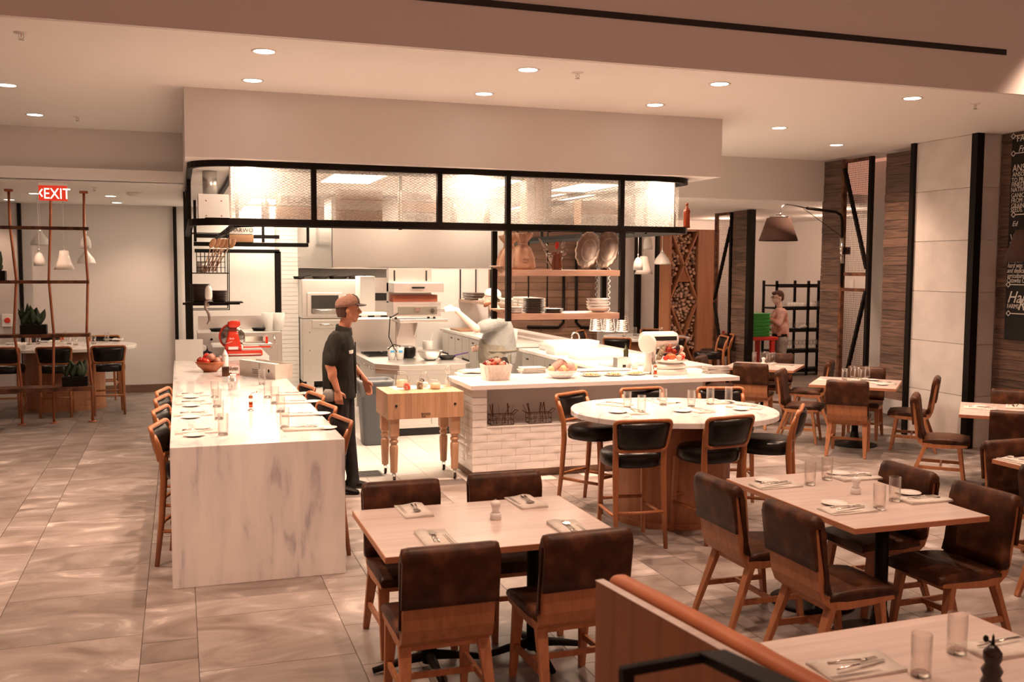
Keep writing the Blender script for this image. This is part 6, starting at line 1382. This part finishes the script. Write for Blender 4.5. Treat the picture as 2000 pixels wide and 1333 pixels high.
def eyes(par, p, M_, dk=hairm):
    for s in (-1, 1):
        MB().ell(p(s*.031, .083, .014), (.012, .008, .007), 10, 8, M_).build('eye', whitep, par); MB().ell(p(s*.031, .0905, .014), (.005, .003, .005), 8, 6, M_).build('iris', ink, par)
        MB().tube([p(s*.014, .098, .036), p(s*.034, .096, .041), p(s*.052, .084, .034)], .0035, 6).build('eyebrow', dk, par)
# ---- man in the cap
q = U(680, 960, z=0)
m1 = empty('person', (q.x-.03, q.y+.05, 0), 'man in brown mesh cap, charcoal shirt and black trousers standing behind the marble bar', 'person', None, -R(112))
hs, hp, hM = head((.0, .055, 1.700), R(16))
sh = 1.475
arm_r = [('c', (.198, -.045, 1.37), .046, (.235, -.07, 1.20), .043), ('c', (.235, -.07, 1.20), .042, (.235, .0, .975), .028), ('e', (.236, -.045, 1.13), (.042, .045, .085), 12, 9)]
arm_l = [('c', (-.198, -.03, 1.37), .045, (-.235, .0, 1.20), .043), ('c', (-.235, .0, 1.20), .041, (-.215, .16, 1.02), .027)]
body = hs+[('c', (0, -.005, 1.48), .058, (0, .045, 1.63), .056), ('c', (-.13, -.03, 1.44), .04, (.13, -.03, 1.44), .04)]+arm_r+arm_l
body += hand((.235, .0, .975), (.05, .12, -1), (-.25, 1, .1), (-1, -.1, 0), curl=.75)+hand((-.215, .16, 1.02), (0, .35, -1), (.3, 1, .35), (1, -.1, 0), curl=.5)
body += [('l', orings([(0, -.03, 1.0, .12, .09), (0, -.03, 1.2, .13, .10), (0, -.03, 1.45, .15, .08)]))]
flesh('body', skin, m1, body, .0075, 2)
eyes(m1, hp, hM)
# shirt: torso with ribs of soft folds, short loose sleeves
def torso(L, n=36, fold=.006, ph=0):
    rs = []
    for cx, cy, z, rx, ry in L:
        rs.append([V((cx+(rx+fold*sin(5*t+z*14+ph))*math.copysign(abs(cos(t))**.85, cos(t)), cy+(ry+fold*sin(4*t-z*11+ph))*math.copysign(abs(sin(t))**.85, sin(t)), z+(.006*sin(3*t) if z < 1 else 0))) for t in [2*pi*i/n for i in range(n)]])
    return rs
sleeve = [('c', (.168, -.035, 1.425), .072, (.226, -.060, 1.25), .070), ('c', (-.168, -.03, 1.425), .070, (-.230, -.01, 1.25), .068)]
shirt = [('l', torso([(0, -.035, .875, .200, .150), (0, -.035, .93, .196, .148), (0, -.035, 1.05, .188, .145), (0, -.035, 1.18, .192, .148), (0, -.035, 1.30, .205, .145), (0, -.03, 1.40, .205, .125), (0, -.02, 1.46, .170, .10), (0, -.005, 1.505, .095, .080)])), ('c', (-.155, -.032, 1.435), .072, (.155, -.032, 1.435), .072)]+sleeve
flesh('shirt', shirtk, m1, shirt, .010, 3)
MB().rings([[V((rx*cos(t), -.0+.01+ry*sin(t), z+.018*(-sin(t)))) for t in [2*pi*i/28 for i in range(28)]] for rx, ry, z in ((.088, .080, 1.48), (.078, .072, 1.545), (.070, .064, 1.548), (.078, .070, 1.485))], caps=False).build('collar', shirtk, m1)
MB().bar((0, .116, 1.40), (0, .122, .92), .030, .006).build('button_placket', shirtk, m1); MB().box(.05, .13, .085, .108, 1.30, 1.33).build('white_badge', whitep, m1)
legs = [('c', (.095, -.035, .90), .118, (.095, -.02, .52), .082), ('c', (.095, -.02, .52), .080, (.100, -.03, .12), .060), ('c', (.1, -.03, .12), .060, (.10, -.02, .06), .066), ('c', (-.095, -.035, .90), .118, (-.095, .01, .52), .082), ('c', (-.095, .01, .52), .080, (-.105, .06, .12), .060), ('c', (-.105, .06, .12), .060, (-.105, .06, .06), .066), ('e', (0, -.04, .93), (.165, .125, .10), 16, 10)]
flesh('trousers', pantk, m1, legs, .012, 4)
def shoe(x, y, rot=0, par=None, mt_=black):
    M_ = T(x=x, y=y, rz=rot); L = []
    for yy, w_, h_ in ((-.10, .030, .06), (-.08, .040, .085), (-.02, .042, .09), (.05, .044, .07), (.12, .046, .05), (.165, .034, .035), (.18, .015, .02)):
        L.append([M_ @ V((w_*cos(t), yy, max(0.004, h_*.5+h_*.5*sin(t)))) for t in [2*pi*i/16 for i in range(16)]])
    MB().rings(L).build('shoe', mt_, par); MB().rings([[M_ @ V((x_, y_, z)) for x_, y_ in [(.043*cos(t), .04+.145*sin(t)) for t in [2*pi*i/20 for i in range(20)]]] for z in (0, .018)]).build('sole', dark, par)
shoe(.105, -.01, -.1, m1); shoe(-.11, .08, .1, m1)
def hm(v): return hp(*v)
MB().rings([[hp(1.03*.078*cos(t), -.018+.102*sin(t), z) for t in [pi+2*pi*i/24 for i in range(24)]] for z in (.05,)]+[[hp(.080*cos(t), -.022+.094*sin(t)*(1 if sin(t) < 0 else .3), z) for t in [pi+2*pi*i/24 for i in range(24)]] for z in (.02, -.02)]+[[hp(.066*cos(t), -.035+.066*sin(t)*(1 if sin(t) < 0 else .3), -.07) for t in [pi+2*pi*i/24 for i in range(24)]]]).build('hair', hairm, m1)
rs = []
for z, k in ((.030, 1.0), (.055, 1.02), (.085, .96), (.11, .80), (.128, .52), (.135, .1)):
    rs.append([hp(.090*k*cos(t), -.012+.110*k*sin(t), z+(.012*sin(t))) for t in [2*pi*i/30 for i in range(30)]])
MB().rings(rs).build('cap_crown', capm, m1)
fr = [[hp(.078*cos(t)*k, .0+.098*sin(t)*k+.004, zz) for t in [R(40+i*10) for i in range(11)]] for k, zz in ((1.0, .055),)]
rs = []
for i in range(11):
    t = R(25+i*13); x = .082*cos(t); y0 = .085*abs(sin(t))**.6+.005; l = .075*abs(sin(t))**.7
    rs.append([hp(x, y0, .052), hp(x*1.0, y0+l, .040-.010*abs(cos(t))), hp(x, y0+l, .047-.010*abs(cos(t))), hp(x, y0, .060)])
MB().rings(rs).build('cap_peak', capd, m1)
rs = []
for k, z in ((1.03, .042), (1.04, .065), (.99, .088), (.83, .114), (.5, .1335)):
    rs.append([hp(.089*k*cos(t), -.012+.112*k*sin(t), z+.012*sin(t)) for t in [R(62+i*8) for i in range(8)]]+[hp(.085*k*cos(t), -.016+.104*k*sin(t), z+.010*sin(t)) for t in [R(118-i*8) for i in range(8)]])
MB().rings(rs).build('cap_front_panel', capd, m1)
MB().ell(hp(0, -.012, .138), (.008, .008, .005), 8, 6).build('cap_button', capm, m1)
MB().tube([(-.235+.012+.031*cos(t), .12+.0, 1.055+.031*sin(t)) for t in [2*pi*i/18 for i in range(18)]], .007, 6, closed=True).build('watch_strap', black, m1)
o = MB().rings([[V((x*(1+.1*sin(i)), y, z)) for i, (x, y) in enumerate(rrect(-a, a, -b, b, .015, 3))] for a, b, z in ((.02, .04, -.06), (.03, .055, -.03), (.028, .05, .02), (.02, .035, .05))]).build('folded_cloth', greysh); o.parent = None
w_ = m1.matrix_basis @ V((0, 0, 0)); Mz = Mx.Rotation(-R(112), 4, 'Z'); pc = Mz @ V((.215, -.085, .93)); o.location = (m1.location.x+pc.x, m1.location.y+pc.y, pc.z); o.rotation_euler.z = -R(112)
tag(o, 'folded grey cloth tucked at the hip behind the hand of the cap man', 'cloth')
# ---- bearded cook
m2 = empty('person', (3.96, 12.25, 0), 'bearded cook in grey shirt, olive apron and backwards white cap reaching left', 'person', None, -R(-82))
hs, hp, hM = head((.0, .10, 1.69), R(-14), R(6))
hs = hs[:]
el = (-.30, .34, 1.31)
body = hs+[('c', (0, .0, 1.45), .066, (0, .085, 1.62), .066), ('c', (-.17, -.01, 1.43), .06, (.17, -.01, 1.43), .06), ('c', (-.19, .02, 1.40), .06, el, .052), ('c', el, .052, (-.20, .60, 1.555), .030), ('c', (.2, .0, 1.40), .055, (.24, .06, 1.15), .05), ('c', (.24, .06, 1.15), .045, (.12, .26, 1.02), .03), ('l', orings([(0, 0, 1.0, .15, .12), (0, 0, 1.2, .15, .12), (0, 0, 1.45, .16, .08)]))]
body += hand((.12, .26, 1.02), (-.6, .8, 0), (0, 0, 1), (-.8, -.5, 0), curl=.6)
flesh('body', skinp, m2, body, .009, 2); eyes(m2, hp, hM)
gl = hand((-.20, .60, 1.555), (0, 1, .12), (.4, 0, .9), (.5, 0, -.8), curl=.55)+[('c', (-.205, .57, 1.54), .036, (-.20, .60, 1.555), .034)]
flesh('glove', glovem, m2, gl, .007, 1)
flesh('beard', mat('red_beard', (.30, .12, .06), .9), m2, [('c', hp(0, .070, -.100), .026, hp(0, .058, -.085), .036), ('c', hp(-.03, .052, -.082), .028, hp(-.062, .0, -.055), .017), ('c', hp(.03, .052, -.082), .028, hp(.062, .0, -.055), .017), ('c', hp(-.024, .094, -.047), .007, hp(.024, .094, -.047), .007)], .006, 2)
shirt = [('l', torso([(0, -.01, .84, .225, .21), (0, .0, .95, .225, .23), (0, .01, 1.08, .220, .235), (0, .0, 1.22, .220, .21), (0, -.01, 1.33, .225, .175), (0, -.005, 1.41, .205, .14), (0, .01, 1.465, .165, .11), (0, .03, 1.51, .10, .085)], ph=1)), ('c', (-.19, .0, 1.40), .088, (-.275, .25, 1.335), .088), ('c', (.19, -.01, 1.40), .085, (.25, .04, 1.20), .085)]
flesh('shirt', greysh, m2, shirt, .012, 3)
MB().rings([[V((.092*k*cos(t), .035+.085*k*sin(t), z-.015*sin(t))) for t in [2*pi*i/24 for i in range(24)]] for k, z in ((1.05, 1.475), (.95, 1.54), (.85, 1.54), (.95, 1.48))], caps=False).build('neckerchief', capd, m2)
rs = []
for cx, cy, z, rx, ry in ((0, .02, .45, .25, .22), (0, .015, .62, .255, .235), (0, .01, .80, .245, .25), (0, .015, .95, .236, .25), (0, .02, 1.08, .230, .25), (0, .012, 1.16, .19, .235)):
    o_ = []; a0, a1 = (R(-35), R(215)) if z < 1.1 else (R(20), R(160))
    for i in range(28): t = a0+(a1-a0)*i/27; o_.append(V((cx+(rx+.010*sin(t*9+z*6)*(z < 1))*cos(t), cy+(ry+.008*sin(t*8+z*9)*(z < 1))*sin(t), z)))
    rs.append(o_+[V((p.x*.965, cy+(p.y-cy)*.965, p.z)) for p in reversed(o_)])
MB().rings(rs).build('apron', apronm, m2)
MB().rings([[V(((.236+d)*cos(t), .01+(.246+d)*sin(t), z)) for t in [2*pi*i/32 for i in range(32)]] for d, z in ((0, 1.0), (.006, 1.0), (.006, 1.03), (0, 1.03))], caps=False).build('apron_string', apronm, m2)
legs = [('c', (.11, .0, .86), .15, (.115, .01, .5), .10), ('c', (.115, .01, .5), .095, (.12, -.01, .08), .075), ('c', (-.11, .0, .86), .15, (-.115, .03, .5), .10), ('c', (-.115, .03, .5), .095, (-.12, .04, .08), .075), ('e', (0, 0, .9), (.20, .17, .10), 14, 9)]
flesh('trousers', pantk, m2, legs, .014, 3); shoe(.12, .02, -.1, m2); shoe(-.12, .06, .1, m2)
rs = []
for z, k in ((.030, 1.0), (.055, 1.03), (.085, .97), (.11, .80), (.128, .52), (.135, .1)): rs.append([hp(.088*k*cos(t), -.012+.108*k*sin(t), z) for t in [2*pi*i/30 for i in range(30)]])
MB().rings(rs).build('white_cap', whitep, m2)
rs = []
for i in range(11):
    t = R(25+i*13); x = .078*cos(t); y0 = -.085*abs(sin(t))**.6-.02; l = .07*abs(sin(t))**.7
    rs.append([hp(x, y0, .035), hp(x, y0-l, .000), hp(x, y0-l, .007), hp(x, y0, .043)])
MB().rings(rs).build('cap_peak', greysh, m2)
MB().rings([[hp(.079*cos(t), -.02+.095*sin(t)*(1 if sin(t) < 0 else .25), z) for t in [2*pi*i/20 for i in range(20)]] for z in (.03, -.0, -.035)]).build('hair', hairm, m2)
Mz = Mx.Rotation(R(82), 4, 'Z'); a = Mz @ V((-.20, .68, 1.55))+V((3.96, 12.25, 0)); b_ = a+V((-.30, .12, .0))
o = MB().bar(a, b_, .012, .008, .02, .003).bar(a+V((0, 0, -.02)), b_+V((0, 0, -.01)), .012, .008, .02, .003).build('grill_tongs', silver); tag(o, 'steel tongs in the gloved hand of the bearded cook', 'tongs')
# ---- server
q = U(1520, 620, y=14.95)
m3 = empty('person', (q.x, 14.95, 0), 'server with glasses, rust shirt and grey trousers facing the green crates', 'person', None, -R(-84))
hs, hp, hM = head((.0, .02, 1.585), R(2), R(-8))
body = hs+[('c', (0, -.03, 1.38), .05, (0, .01, 1.51), .048), ('c', (-.12, -.04, 1.34), .045, (.12, -.04, 1.34), .045), ('c', (-.17, -.03, 1.30), .04, (-.19, .10, 1.14), .036), ('c', (-.19, .10, 1.14), .034, (-.13, .34, 1.27), .024), ('c', (.17, -.03, 1.30), .04, (.19, .08, 1.12), .036), ('c', (.19, .08, 1.12), .034, (.10, .30, 1.25), .024), ('l', orings([(0, -.04, 1.0, .11, .08), (0, -.04, 1.3, .12, .08)]))]
body += hand((-.13, .34, 1.27), (.1, 1, .1), (.2, 0, 1), (.9, 0, -.2), curl=.4)+hand((.10, .30, 1.25), (-.1, 1, .1), (-.2, 0, 1), (-.9, 0, -.2), curl=.4)
flesh('body', skinp, m3, body, .009, 2); eyes(m3, hp, hM)
flesh('shirt', pinksh, m3, [('l', torso([(0, -.05, .90, .165, .125), (0, -.045, 1.0, .165, .135), (0, -.04, 1.15, .165, .13), (0, -.04, 1.27, .17, .115), (0, -.04, 1.36, .13, .085), (0, -.03, 1.40, .075, .07)], ph=2)), ('c', (-.155, -.035, 1.31), .06, (-.195, .10, 1.14), .055), ('c', (-.195, .10, 1.14), .052, (-.135, .29, 1.24), .042), ('c', (.155, -.035, 1.31), .06, (.195, .08, 1.12), .055), ('c', (.195, .08, 1.12), .052, (.11, .26, 1.22), .042)], .011, 3)
flesh('trousers', greypt, m3, [('c', (.085, -.05, .86), .10, (.085, -.04, .46), .075), ('c', (.085, -.04, .46), .075, (.09, -.05, .08), .062), ('c', (-.085, -.05, .86), .10, (-.085, -.02, .46), .075), ('c', (-.085, -.02, .46), .075, (-.09, .0, .08), .062), ('e', (0, -.05, .88), (.15, .12, .09), 14, 9)], .013, 3)
MB().rings([[V(((.158+d)*cos(t), -.05+(.126+d)*sin(t), z)) for t in [2*pi*i/28 for i in range(28)]] for d, z in ((0, .90), (.012, .90), (.012, .95), (0, .95))], caps=False).build('belt', black, m3)
shoe(.09, -.03, -.05, m3); shoe(-.09, .02, .05, m3)
flesh('hair', hairm, m3, [('e', hp(0, -.03, .045), (.086, .092, .085), 16, 12, hM), ('e', hp(0, -.06, -.0), (.075, .055, .075), 16, 12, hM), ('e', hp(0, .05, .085), (.06, .05, .035), 12, 9, hM)], .008, 2)
for s in (-1, 1): MB().tube([hp(s*.033+.020*cos(t), .101, .012+.016*sin(t)) for t in [2*pi*i/16 for i in range(16)]], .0025, 6, closed=True).tube([hp(s*.053, .100, .015), hp(s*.078, .02, .012)], .002, 5).build('glasses_frame', black, m3)
o = MB().rings([[V((x, y, z)) for x, y in rrect(-a, a, -.012, .012, .01, 2)] for a, z in ((.05, 0), (.06, .06), (.05, .10))]).build('paper_cloth', cloth); o.location = (q.x-.47, 14.93, 1.22); tag(o, 'white cloth held above the green crates', 'cloth')
